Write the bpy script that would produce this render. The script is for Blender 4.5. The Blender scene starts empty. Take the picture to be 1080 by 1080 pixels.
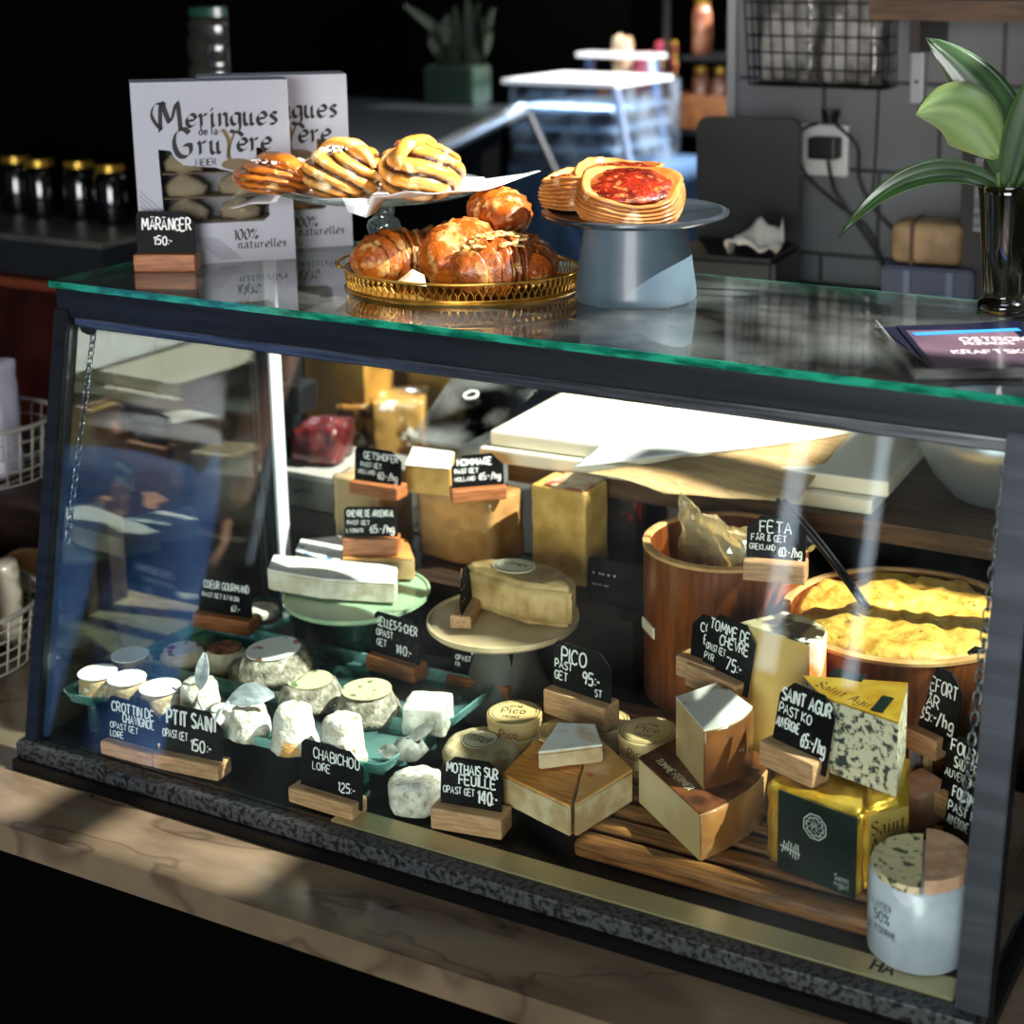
import bpy, bmesh, math, random
from mathutils import Vector, Matrix, noise
PI = math.pi
SC = bpy.context.scene
COL = SC.collection
# ------------------------------------------------------------------ camera
cam_data = bpy.data.cameras.new('camera')
cam = bpy.data.objects.new('camera', cam_data); COL.objects.link(cam)
cam.location = (1.4467, -1.2111, 0.9309)
cam.rotation_euler = (PI/2 - 0.2098, 0, 0.4573)
cam_data.sensor_width = 36; cam_data.lens = 56.29
cam_data.shift_x = -0.1523; cam_data.shift_y = -0.2095
cam_data.clip_start = 0.05; cam_data.clip_end = 60
cam_data.dof.use_dof = True; cam_data.dof.focus_distance = 1.72; cam_data.dof.aperture_fstop = 4.0
SC.camera = cam
# ------------------------------------------------------------------ world, sun, added front fill, exposure
SC.view_settings.view_transform = 'Standard'; SC.view_settings.look = 'None'
SC.view_settings.gamma = 1; SC.view_settings.exposure = 0.15; SC.view_settings.use_curve_mapping = False
w = bpy.data.worlds.new('world'); SC.world = w; w.use_nodes = True
w.node_tree.nodes['Background'].inputs[0].default_value = (0.75, 0.86, 1.0, 1)
w.node_tree.nodes['Background'].inputs[1].default_value = 4.0
SUN_DIR = Vector((0.66, 0.15, 0.74)).normalized()
sun = bpy.data.lights.new('sun', 'SUN'); sun.energy = 15.5; sun.angle = 0.012; sun.color = (1.0, 0.955, 0.89)
so = bpy.data.objects.new('sun', sun); COL.objects.link(so)
so.rotation_euler = SUN_DIR.to_track_quat('Z', 'Y').to_euler(); so.location = (3, 3, 5)
def area_fill(name, loc, target, sx, sy, power, color):
    l = bpy.data.lights.new(name, 'AREA'); l.shape = 'RECTANGLE'; l.size = sx; l.size_y = sy
    l.energy = power; l.color = color
    o = bpy.data.objects.new(name, l); COL.objects.link(o); o.location = loc
    o.rotation_euler = (Vector(loc) - Vector(target)).to_track_quat('Z', 'Y').to_euler()
    return o
area_fill('front_fill', (1.75, -3.60, 0.80), (0.6, 0.2, 0.2), 1.7, 1.5, 128, (1.0, 0.965, 0.92))  # area light added in front of the case to fill its front faces
SC.cycles.use_denoising = True
SC.cycles.max_bounces = 10; SC.cycles.transparent_max_bounces = 24
SC.cycles.diffuse_bounces = 3; SC.cycles.glossy_bounces = 4; SC.cycles.transmission_bounces = 6
SC.cycles.sample_clamp_indirect = 4; SC.cycles.caustics_reflective = False; SC.cycles.caustics_refractive = False

# ------------------------------------------------------------------ mesh helpers
def BM(): return bmesh.new()
def xf(bm, verts, m):
    bmesh.ops.transform(bm, matrix=m, verts=verts)
def TR(x, y, z, rx=0, ry=0, rz=0):
    return Matrix.Translation((x, y, z)) @ Matrix.Rotation(rz, 4, 'Z') @ Matrix.Rotation(ry, 4, 'Y') @ Matrix.Rotation(rx, 4, 'X')
def box(bm, cx, cy, cz, sx, sy, sz, bev=0.0, m=None, seg=2):
    r = bmesh.ops.create_cube(bm, size=1)
    vs = r['verts']
    for v in vs: v.co = Vector((cx + v.co.x*sx, cy + v.co.y*sy, cz + v.co.z*sz))
    if bev > 0:
        es = list({e for v in vs for e in v.link_edges})
        b = bmesh.ops.bevel(bm, geom=es, offset=min(bev, .45*min(sx, sy, sz)), segments=seg, affect='EDGES', profile=.6)
        vs = list({v for f in b['faces'] for v in f.verts} | {v for v in vs if v.is_valid})
    if m is not None: xf(bm, vs, m)
    return vs
def lathe(bm, prof, n=40, cx=0, cy=0, cz=0, sx=1, sy=1, m=None, fn=None):
    rings = []; allv = []
    for (r, z) in prof:
        if r < 1e-6:
            v = bm.verts.new((cx, cy, cz+z)); rings.append([v]); allv.append(v)
        else:
            ring = []
            for i in range(n):
                a = 2*PI*i/n; rr = r*(fn(a, z) if fn else 1)
                ring.append(bm.verts.new((cx+rr*sx*math.cos(a), cy+rr*sy*math.sin(a), cz+z)))
            rings.append(ring); allv += ring
    for a, b in zip(rings[:-1], rings[1:]):
        for i in range(n):
            j = (i+1) % n
            if len(a) == 1 and len(b) == 1: continue
            if len(a) == 1: bm.faces.new((a[0], b[j], b[i]))
            elif len(b) == 1: bm.faces.new((a[i], a[j], b[0]))
            else: bm.faces.new((a[i], a[j], b[j], b[i]))
    if m is not None: xf(bm, allv, m)
    return allv
def tube(bm, pts, rad, n=8, closed=False, cap=True, flat=1.0):
    pts = [Vector(p) for p in pts]; L = len(pts); rings = []
    up = Vector((0, 0, 1))
    for i, p in enumerate(pts):
        if closed: t = pts[(i+1) % L] - pts[i-1]
        else: t = pts[min(i+1, L-1)] - pts[max(i-1, 0)]
        t.normalize()
        s = t.cross(up)
        if s.length < .05: s = t.cross(Vector((0, 1, 0)))
        s.normalize(); u = s.cross(t)
        r = rad(i/(L-1)) if callable(rad) else rad
        rings.append([bm.verts.new(p + s*(r*math.cos(2*PI*k/n)) + u*(r*flat*math.sin(2*PI*k/n))) for k in range(n)])
    for i in range(L if closed else L-1):
        a, b = rings[i], rings[(i+1) % L]
        for k in range(n):
            j = (k+1) % n
            bm.faces.new((a[k], a[j], b[j], b[k]))
    if cap and not closed:
        bm.faces.new(rings[0][::-1]); bm.faces.new(rings[-1])
    return [v for r in rings for v in r]
def prism(bm, outline, z0, z1, holes=(), m=None, taper=1.0):
    es = []; vs = []
    for loop in [outline] + list(holes):
        lv = [bm.verts.new((x, y, z0)) for x, y in loop]; vs += lv
        for i in range(len(lv)): es.append(bm.edges.new((lv[i], lv[(i+1) % len(lv)])))
    f = bmesh.ops.triangle_fill(bm, edges=es, use_beauty=True) if holes else None
    faces = [g for g in f['geom'] if isinstance(g, bmesh.types.BMFace)] if holes else [bm.faces.new(vs)]
    ex = bmesh.ops.extrude_face_region(bm, geom=faces)
    nv = [g for g in ex['geom'] if isinstance(g, bmesh.types.BMVert)]
    for v in nv: v.co.z = z1; v.co.x *= taper; v.co.y *= taper
    allv = vs + nv
    if m is not None: xf(bm, allv, m)
    return allv
def refine(bm, length):
    for _ in range(5):
        es = [e for e in bm.edges if e.calc_length() > length]
        if not es: break
        bmesh.ops.subdivide_edges(bm, edges=es, cuts=1, use_grid_fill=True)
    bmesh.ops.triangulate(bm, faces=[f for f in bm.faces if len(f.verts) > 4])
def rough(bm, amp, sc, seed=0, zamp=1.0, keep_base=None):
    bm.normal_update()
    o = Vector((seed*7.31, seed*3.17, seed*1.7))
    d = [(v, v.normal.copy()*amp*(noise.noise(v.co*sc + o) + .5*noise.noise(v.co*sc*2.3 + o))) for v in bm.verts]
    for v, k in d:
        if keep_base is not None and v.co.z < keep_base: k.z = max(k.z, 0)
        k.z *= zamp; v.co += k
def tone(bm, fn):
    lay = bm.verts.layers.float.new('tone')
    for v in bm.verts: v[lay] = fn(v.co)
def obj(name, bm, mat, parent=None, label=None, smooth=False, angle=None, loc=None, rot=None):
    bmesh.ops.recalc_face_normals(bm, faces=bm.faces)
    me = bpy.data.meshes.new(name); bm.to_mesh(me); bm.free()
    if smooth or angle:
        for p in me.polygons: p.use_smooth = True
    if angle: me.set_sharp_from_angle(angle=math.radians(angle))
    me.materials.append(mat)
    o = bpy.data.objects.new(name, me); COL.objects.link(o)
    if parent: o.parent = parent
    if label: o['label'] = label
    if loc: o.location = loc
    if rot: o.rotation_euler = rot
    return o
def tag_it(o, label, cat, group=None, kind=None):
    if label: o['label'] = label
    if cat: o['category'] = cat
    if group: o['group'] = group
    if kind: o['kind'] = kind
    return o
def thing(name, label, cat, loc=(0, 0, 0), rz=0, group=None, rx=0, ry=0):
    o = bpy.data.objects.new(name, None); COL.objects.link(o); o.empty_display_size = .02
    o.location = loc; o.rotation_euler = (rx, ry, rz)
    return tag_it(o, label, cat, group)
def struct(name, bm, mat, smooth=False):
    o = obj(name, bm, mat, smooth=smooth); o['kind'] = 'structure'; return o

# ------------------------------------------------------------------ materials
def srgb(h):
    c = [int(h[i:i+2], 16)/255 for i in (0, 2, 4)]
    return tuple((x/12.92 if x <= .04045 else ((x+.055)/1.055)**2.4) for x in c) + (1,)
MC = {}
def mat(name, col, rough=.5, metal=0.0, col2=None, ns=20, contrast=(.4, .6), col3=None, ns3=80, c3=(.55, .7), bump=0, bs=60,
        spec=.5, coat=0, sss=0, tone2=None, stretch=None, trans=0, aniso=0, sheen=0):
    if name in MC: return MC[name]
    m = bpy.data.materials.new(name); m.use_nodes = True; MC[name] = m
    nt = m.node_tree; N = nt.nodes; Lk = nt.links; b = N['Principled BSDF']
    b.inputs['Roughness'].default_value = rough; b.inputs['Metallic'].default_value = metal
    b.inputs['Specular IOR Level'].default_value = spec; b.inputs['Coat Weight'].default_value = coat
    b.inputs['Coat Roughness'].default_value = .12
    if trans: b.inputs['Transmission Weight'].default_value = trans
    if sss:
        b.inputs['Subsurface Weight'].default_value = sss; b.inputs['Subsurface Radius'].default_value = (.012, .008, .004)
        b.inputs['Subsurface Scale'].default_value = 1
    c = srgb(col); b.inputs['Base Color'].default_value = c
    tc = N.new('ShaderNodeTexCoord'); src = tc.outputs['Object']
    if stretch:
        mp = N.new('ShaderNodeMapping'); mp.inputs['Scale'].default_value = stretch; Lk.new(src, mp.inputs[0]); src = mp.outputs[0]
    def nz(scale, detail=4):
        n = N.new('ShaderNodeTexNoise'); n.inputs['Scale'].default_value = scale; n.inputs['Detail'].default_value = detail
        Lk.new(src, n.inputs['Vector']); return n.outputs['Fac']
    def ramp(fac, lo, hi):
        r = N.new('ShaderNodeMapRange'); r.inputs[1].default_value = lo; r.inputs[2].default_value = hi; Lk.new(fac, r.inputs[0]); return r.outputs[0]
    def mix(fac, a, c2):
        x = N.new('ShaderNodeMix'); x.data_type = 'RGBA'; Lk.new(fac, x.inputs[0])
        if isinstance(a, tuple): x.inputs[6].default_value = a
        else: Lk.new(a, x.inputs[6])
        x.inputs[7].default_value = c2; return x.outputs[2]
    cur = c
    if col2: cur = mix(ramp(nz(ns), *contrast), cur, srgb(col2))
    if tone2:
        at = N.new('ShaderNodeAttribute'); at.attribute_name = 'tone'; cur = mix(at.outputs['Fac'], cur, srgb(tone2))
    if col3: cur = mix(ramp(nz(ns3), *c3), cur, srgb(col3))
    if not isinstance(cur, tuple): Lk.new(cur, b.inputs['Base Color'])
    if bump:
        bp = N.new('ShaderNodeBump'); bp.inputs['Strength'].default_value = bump; bp.inputs['Distance'].default_value = .003
        Lk.new(nz(bs, 6), bp.inputs['Height']); Lk.new(bp.outputs[0], b.inputs['Normal'])
    return m
def glassy(name, tint, f0=.04, gl_rough=.0, haze=None, hz=0):
    """thin clear sheet: tinted transmission with a Fresnel mirror on each face"""
    if name in MC: return MC[name]
    m = bpy.data.materials.new(name); m.use_nodes = True; MC[name] = m
    nt = m.node_tree; N = nt.nodes; Lk = nt.links; N.remove(N['Principled BSDF'])
    out = N['Material Output']
    lw = N.new('ShaderNodeLayerWeight'); lw.inputs['Blend'].default_value = .5
    pw = N.new('ShaderNodeMath'); pw.operation = 'POWER'; pw.inputs[1].default_value = 5; Lk.new(lw.outputs['Facing'], pw.inputs[0])
    ma = N.new('ShaderNodeMath'); ma.operation = 'MULTIPLY_ADD'; ma.inputs[1].default_value = 1-f0; ma.inputs[2].default_value = f0
    Lk.new(pw.outputs[0], ma.inputs[0])
    t = N.new('ShaderNodeBsdfTransparent'); t.inputs[0].default_value = srgb(tint)
    g = N.new('ShaderNodeBsdfGlossy'); g.inputs['Roughness'].default_value = gl_rough; g.inputs[0].default_value = (1, 1, 1, 1)
    mx = N.new('ShaderNodeMixShader'); Lk.new(ma.outputs[0], mx.inputs[0]); Lk.new(t.outputs[0], mx.inputs[1]); Lk.new(g.outputs[0], mx.inputs[2])
    last = mx.outputs[0]
    if hz:
        d = N.new('ShaderNodeBsdfDiffuse'); d.inputs[0].default_value = srgb(haze or 'FFFFFF')
        n = N.new('ShaderNodeTexNoise'); n.inputs['Scale'].default_value = 9; n.inputs['Detail'].default_value = 8
        tc = N.new('ShaderNodeTexCoord'); Lk.new(tc.outputs['Object'], n.inputs['Vector'])
        r = N.new('ShaderNodeMapRange'); r.inputs[1].default_value = .4; r.inputs[2].default_value = .75; r.inputs[4].default_value = hz; Lk.new(n.outputs['Fac'], r.inputs[0])
        m2 = N.new('ShaderNodeMixShader'); Lk.new(r.outputs[0], m2.inputs[0]); Lk.new(last, m2.inputs[1]); Lk.new(d.outputs[0], m2.inputs[2]); last = m2.outputs[0]
    Lk.new(last, out.inputs[0])
    return m

# ------------------------------------------------------------------ stroke lettering
G = {
'A': '0,0 .3,1 .6,0|.12,.36 .48,.36', 'B': '0,0 0,1 .4,.95 .48,.76 .38,.55 0,.52|.38,.54 .55,.3 .42,.04 0,0',
'C': '.55,.82 .38,1 .14,.9 .02,.5 .14,.1 .36,0 .56,.16', 'D': '0,0 0,1 .32,.94 .54,.62 .5,.25 .3,.04 0,0',
'E': '.5,1 0,1 0,0 .52,0|0,.52 .4,.52', 'F': '.52,1 0,1 0,0|0,.52 .4,.52', 'G': '.55,.84 .36,1 .12,.88 .02,.5 .14,.1 .38,0 .56,.14 .56,.42 .34,.42',
'H': '0,1 0,0|.52,1 .52,0|0,.5 .52,.5', 'I': '.05,1 .05,0', 'J': '.4,1 .4,.15 .25,0 .05,.12', 'K': '0,1 0,0|.5,1 0,.45 .54,0',
'L': '0,1 0,0 .46,0', 'M': '0,0 .08,1 .36,.3 .64,1 .72,0', 'N': '0,0 0,1 .5,0 .5,1', 'O': '.3,1 .08,.84 0,.5 .1,.12 .3,0 .52,.14 .6,.5 .52,.86 .3,1',
'P': '0,0 0,1 .4,.94 .5,.72 .38,.48 0,.44', 'Q': '.3,1 .06,.8 .02,.4 .2,.05 .44,.1 .6,.5 .5,.88 .3,1|.36,.25 .64,-.05', 'R': '0,0 0,1 .4,.94 .48,.74 .36,.52 0,.48|.22,.5 .54,0',
'S': '.48,.86 .28,1 .06,.88 .06,.66 .42,.42 .48,.16 .26,0 .02,.14', 'T': '0,1 .58,1|.29,1 .29,0', 'U': '0,1 .02,.2 .22,0 .44,.12 .5,.3 .5,1',
'V': '0,1 .28,0 .56,1', 'W': '0,1 .18,0 .38,.7 .58,0 .78,1', 'X': '0,1 .52,0|.52,1 0,0', 'Y': '0,1 .27,.5 .54,1|.27,.5 .27,0', 'Z': '0,1 .5,1 0,0 .54,0',
'0': '.25,1 .05,.8 .02,.4 .14,.05 .3,0 .46,.2 .48,.65 .4,.92 .25,1', '1': '0,.78 .18,1 .18,0', '2': '.02,.8 .22,1 .44,.84 .4,.56 0,0 .5,0',
'3': '.04,.88 .26,1 .44,.8 .2,.54 .46,.34 .36,.06 .02,.08', '4': '.34,0 .34,1 0,.34 .5,.34', '5': '.46,1 .08,1 .06,.56 .32,.6 .46,.36 .34,.04 .02,.06',
'6': '.4,.98 .12,.66 .04,.28 .2,0 .42,.12 .42,.4 .24,.52 .06,.36', '7': '0,1 .48,1 .16,0', '8': '.26,.54 .06,.76 .24,1 .44,.8 .26,.54 .04,.26 .22,0 .48,.2 .26,.54',
'9': '.44,.7 .26,.48 .06,.66 .2,.98 .42,.88 .44,.6 .36,0', ':': '.06,.62 .07,.54|.06,.16 .07,.08', '-': '0,.46 .26,.46', '/': '0,-.1 .36,1.05', '.': '.04,.06 .05,0',
'&': '.52,0 .1,.72 .24,1 .38,.8 .04,.3 .18,0 .5,.34', ',': '.06,.08 .0,-.12', "'": '.04,1 .02,.8', '%': '.05,.0 .6,1|.14,1 .02,.84 .14,.66 .26,.84 .14,1|.5,.34 .38,.18 .5,0 .62,.18 .5,.34',
'Ä': '0,0 .3,.9 .6,0|.12,.32 .48,.32|.18,1.12 .19,1.05|.4,1.12 .41,1.05', 'Å': '0,0 .3,.86 .6,0|.12,.3 .48,.3|.3,1.16 .22,1.06 .3,.96 .38,1.06 .3,1.16',
'Ö': '.3,.9 .06,.7 .02,.4 .12,.08 .3,0 .52,.14 .58,.5 .5,.8 .3,.9|.18,1.12 .19,1.05|.4,1.12 .41,1.05', 'È': '.5,.88 0,.88 0,0 .52,0|0,.46 .4,.46|.12,1.16 .32,1.0',
'e': '.04,.3 .46,.36 .4,.58 .22,.62 .04,.4 .06,.14 .22,.0 .46,.12', 'r': '.02,.62 .1,.5 .1,0|.1,.42 .24,.6 .38,.58', 'i': '.0,.56 .08,.6 .08,.06 .18,.0|.08,.88 .09,.8',
'n': '.02,.58 .1,.6 .1,0|.1,.44 .28,.62 .42,.52 .42,.06 .52,0', 'g': '.46,.56 .24,.62 .05,.42 .08,.12 .24,.04 .42,.22 .46,.58 .44,-.2 .2,-.34 -.04,-.24', 'u': '.0,.58 .08,.6 .08,.14 .22,0 .4,.14|.4,.6 .4,.06 .52,0',
's': '.36,.54 .2,.62 .06,.48 .32,.22 .28,.04 .02,.04', 't': '.14,.82 .14,.1 .26,0 .36,.06|0,.58 .34,.58', 'l': '.08,1 .08,.1 .2,0', 'a': '.08,.54 .26,.62 .4,.5 .4,.06 .5,0|.4,.34 .12,.3 .04,.12 .18,0 .4,.14',
'f': '.42,.9 .28,1 .16,.86 .14,-.1|0,.56 .34,.56', 'd': '.42,.98 .2,.86|.28,.9 .44,.5 .4,.1 .22,0 .04,.16 .06,.44 .22,.58 .44,.46', 'è': '.04,.3 .46,.36 .4,.58 .22,.62 .04,.4 .06,.14 .22,.0 .46,.12|.08,.98 .3,.76',
'h': '.08,1 .08,0|.08,.42 .28,.6 .42,.48 .42,0', 'k': '.08,1 .08,0|.4,.6 .1,.28 .44,0', 'o': '.24,.62 .04,.44 .06,.14 .24,0 .44,.16 .44,.44 .24,.62', 'p': '.06,.6 .06,-.34|.06,.46 .26,.62 .44,.4 .36,.06 .06,.1', 'v': '0,.6 .2,0 .42,.6', 'm': '.04,.6 .04,0|.04,.44 .2,.6 .3,.48 .3,0|.3,.44 .48,.6 .58,.48 .58,0', 'c': '.42,.5 .24,.62 .04,.4 .08,.1 .26,0 .44,.12', 'b': '.06,1 .06,.04 .3,0 .44,.24 .36,.54 .06,.48',
}
def smooth_pts(p, k=4):
    if len(p) < 3: return p
    out = []
    for i in range(len(p)-1):
        a, b, c, d = p[max(i-1, 0)], p[i], p[i+1], p[min(i+2, len(p)-1)]
        for j in range(k):
            t = j/k
            out.append(tuple(.5*((2*b[q]) + (-a[q]+c[q])*t + (2*a[q]-5*b[q]+4*c[q]-d[q])*t*t + (-a[q]+3*b[q]-3*c[q]+d[q])*t**3) for q in (0, 1)))
    out.append(p[-1]); return out
def ribbon(bm, p, wd, nib=None, y=0.0, m=None):
    vs = []
    for i, (x, z) in enumerate(p):
        if nib is not None: ox, oz = math.cos(nib)*wd/2, math.sin(nib)*wd/2
        else:
            a = p[max(i-1, 0)]; b = p[min(i+1, len(p)-1)]; tx, tz = b[0]-a[0], b[1]-a[1]; l = math.hypot(tx, tz) or 1
            ox, oz = -tz/l*wd/2, tx/l*wd/2
        vs.append((bm.verts.new((x-ox, y, z-oz)), bm.verts.new((x+ox, y, z+oz))))
    for (a, b), (c, d) in zip(vs[:-1], vs[1:]):
        try: bm.faces.new((a, b, d, c))
        except ValueError: pass
    vv = [q for pr in vs for q in pr]
    if m is not None: xf(bm, vv, m)
def text_width(s, h):
    x = 0
    for ch in s:
        if ch == ' ': x += .34*h; continue
        x += (max(float(q.split(',')[0]) for st in G[ch].split('|') for q in st.split())+.17)*h
    return x
def write(bm, s, x, z, h, wd, y=0, nib=None, jit=0, rnd=None, maxw=None, align='l', sm=True, m=None, squash=1.0):
    """strokes in the xz plane, facing -y"""
    k = squash
    if maxw and text_width(s, h)*k > maxw: k = maxw/text_width(s, h)
    tw = text_width(s, h)*k
    if align == 'c': x -= tw/2
    if align == 'r': x -= tw
    for ch in s:
        if ch == ' ': x += .34*h*k; continue
        sts = [[tuple(map(float, q.split(','))) for q in st.split()] for st in G[ch].split('|')]
        jx = rnd.uniform(-jit, jit) if rnd else 0; jz = rnd.uniform(-jit, jit) if rnd else 0
        for st in sts:
            pp = smooth_pts(st) if sm and len(st) > 3 else st
            if nib is not None and not (sm and len(st) > 3): pp = [tuple(a[q]+(b[q]-a[q])*t/3 for q in (0, 1)) for a, b in zip(st[:-1], st[1:]) for t in range(3)]+[st[-1]]
            ribbon(bm, [(x+px*h*k+jx*h, z+pz*h+jz*h) for px, pz in pp], wd, nib, y, m)
        x += (max(q[0] for st in sts for q in st)+.17)*h*k
    return x
# ================================================================== materials in use
steel = mat('brushed_steel', '8C9196', .32, 1.0, col2='5F646A', ns=8, stretch=(1, 1, 30), bump=.08, bs=120)
dark_steel = mat('dark_steel', '363B40', .42, .85, col2='2C3136', ns=10, stretch=(.4, 6, 6), bump=.05, bs=60)
black_metal = mat('black_metal', '08090A', .4, .6)
speck = mat('speckled_metal', '45484A', .5, .5, col2='101213', ns=160, contrast=(.45, .6))
black = mat('black_plastic', '050506', .45)
matte_black = mat('matte_black_paint', '010101', .9, spec=.03)
slate = mat('dark_slate', '15171A', .35, col2='262A2E', ns=40)
glass = glassy('clear_glass', 'F3F8F6', .035, haze='DDE6E4', hz=.012)
side_gl = glassy('side_glass', 'EEF6F4', .085)
top_gl = glassy('top_glass', 'F5F9F8', .085, haze='C9D2CE', hz=.07)
green_edge = mat('green_glass_edge', '0A5442', .12, col2='249274', ns=30, coat=.6, stretch=(1, 1, 4))
acrylic = glassy('clear_acrylic', 'EDEFEE', .05, haze='E8E8E4', hz=.18)
film = glassy('clear_film', 'F6F6F4', .09, .03)
tray_gl = glassy('tray_glass', 'A9D6D0', .06, haze='9FD8D2', hz=.30)
aqua = glassy('tray_edge_glass', '86D2CB', .12, haze='B4F0EA', hz=.8)
white_pl = mat('white_board', 'EFEDE6', .45)
cream_pl = mat('cream_board', 'EDE3CC', .5)
chalk = mat('white_chalk_ink', 'F4F4EF', .7)
ink = mat('black_ink', '0B0B0C', .6)
card_m = mat('black_card', '060607', .6, col2='0C0D0F', ns=50, spec=.15)
oak = mat('oak_holder', 'C49A70', .5, col2='A97C55', ns=30, stretch=(1, 8, 8), bump=.05)
redwood = mat('red_wood_holder', 'A8683C', .5, col2='8A4F2A', ns=30, stretch=(1, 8, 8))
slat_wood = mat('oiled_slat_wood', '8A5A30', .42, col2='4A2A12', ns=18, contrast=(.35, .65), stretch=(1, 14, 14), bump=.1, bs=40)
tub_wood = mat('tub_wood', '80431A', .35, col2='56280C', ns=16, contrast=(.35, .7), stretch=(10, 10, 1), coat=.15)
tub_rim = mat('pale_tub_rim', 'D2A56C', .45, col2='B9874E', ns=30)
dark_wood = mat('dark_wood', '2A1B10', .5, col2='160D07', ns=10, stretch=(1, 8, 8))
brown_wood = mat('brown_shelf_wood', '5A3D22', .5, col2='3A2614', ns=10, stretch=(1, 10, 10))
marble = mat('brown_marble', '6A5D4A', .16, col2='4C4133', ns=5, contrast=(.38, .66), stretch=(1, 3.2, 1))
def add_veins(m, col, specs):
    """thin dark mineral veins along the mid level of a noise field"""
    nt = m.node_tree; N = nt.nodes; Lk = nt.links; b = N['Principled BSDF']; src = b.inputs['Base Color'].links[0].from_socket
    vec = [n for n in N if n.type == 'MAPPING'][0].outputs[0]
    for scale, width in specs:
        n = N.new('ShaderNodeTexNoise'); n.inputs['Scale'].default_value = scale; n.inputs['Detail'].default_value = 3; Lk.new(vec, n.inputs['Vector'])
        s = N.new('ShaderNodeMath'); s.operation = 'SUBTRACT'; s.inputs[1].default_value = .5; Lk.new(n.outputs['Fac'], s.inputs[0])
        a = N.new('ShaderNodeMath'); a.operation = 'ABSOLUTE'; Lk.new(s.outputs[0], a.inputs[0])
        r = N.new('ShaderNodeMapRange'); r.inputs[1].default_value = 0; r.inputs[2].default_value = width; r.inputs[3].default_value = .5; r.inputs[4].default_value = 0; Lk.new(a.outputs[0], r.inputs[0])
        x = N.new('ShaderNodeMix'); x.data_type = 'RGBA'; Lk.new(r.outputs[0], x.inputs[0]); Lk.new(src, x.inputs[6]); x.inputs[7].default_value = srgb(col); src = x.outputs[2]
    Lk.new(src, b.inputs['Base Color'])
add_veins(marble, '2A2018', ((1.7, .012), (3.1, .014)))

# ================================================================== room shell
FZ = -0.68; CZ = 2.35
floor_m = mat('dark_floor', '2A2622', .6, col2='1B1815', ns=6)
bm = BM(); box(bm, .1, .9, FZ-.02, 7.6, 10.2, .04); struct('floor', bm, floor_m)
ceil_m = mat('dark_ceiling', '1E1C1A', .9)
# ceiling with an opening made up to let the sun reach the display case
SKY = (1.70, 3.06, .385, 1.36)
bm = BM()
x0, x1, y0, y1 = SKY
def slab(bm, a, b, c, d, z0, z1): box(bm, (a+b)/2, (c+d)/2, (z0+z1)/2, b-a, d-c, z1-z0)
FAR = (.40, 1.40, 2.70, 3.70)          # unseen roof opening added to let sun onto the far display
FRO = (.95, 1.75, -1.05, -.10)          # unseen roof opening added to put sun on the person in jeans
slab(bm, -3.7, 3.9, -4.2, FRO[2], CZ, CZ+.1); slab(bm, -3.7, FRO[0], FRO[2], FRO[3], CZ, CZ+.1); slab(bm, FRO[1], 3.9, FRO[2], FRO[3], CZ, CZ+.1); slab(bm, -3.7, 3.9, FRO[3], y0, CZ, CZ+.1); slab(bm, -3.7, x0, y0, y1, CZ, CZ+.1); slab(bm, x1, 3.9, y0, y1, CZ, CZ+.1)
slab(bm, -3.7, 3.9, y1, FAR[2], CZ, CZ+.1); slab(bm, -3.7, FAR[0], FAR[2], FAR[3], CZ, CZ+.1); slab(bm, FAR[1], 3.9, FAR[2], FAR[3], CZ, CZ+.1); slab(bm, -3.7, 3.9, FAR[3], 6.0, CZ, CZ+.1)
struct('ceiling', bm, ceil_m)
bm = BM()
slab(bm, 2.56, x1, y0, .55, CZ, CZ+.06); slab(bm, 2.40, 2.62, .73, .83, CZ, CZ+.06); slab(bm, x0, 2.06, y0, .50, CZ, CZ+.06); slab(bm, 2.24, 2.29, y0, .50, CZ, CZ+.06); slab(bm, 2.40, x1, .94, 1.03, CZ, CZ+.06); slab(bm, 2.62, x1, 1.03, y1, CZ, CZ+.06)  # unseen slabs added across the roof opening to shade chosen spots
struct('sun_shading_slabs', bm, black_metal)
wall_m = mat('dark_wall', '15130F', .8, col2='0C0A08', ns=3)
bm = BM(); slab(bm, -3.7, -3.6, -4.2, 6.0, FZ, CZ); struct('wall_left', bm, wall_m)
bm = BM(); slab(bm, 3.8, 3.9, -4.2, 6.0, FZ, CZ); struct('wall_right', bm, wall_m)
bm = BM(); slab(bm, -3.6, 3.8, 5.9, 6.0, FZ, CZ); struct('wall_far', bm, wall_m)
# unseen shop front: one wide opening, slits shaped to mirror as bright streaks
bm = BM()
slab(bm, -3.6, 3.8, -4.1, -4.0, FZ, -.1); slab(bm, -3.6, 3.8, -4.1, -4.0, 1.95, CZ)
for a, b in ((-3.6, -3.02), (-2.93, -.66), (-.55, -.33), (-.25, 1.2), (3.3, 3.8)): slab(bm, a, b, -4.1, -4.0, -.1, 1.95)
struct('wall_front', bm, wall_m)
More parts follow.
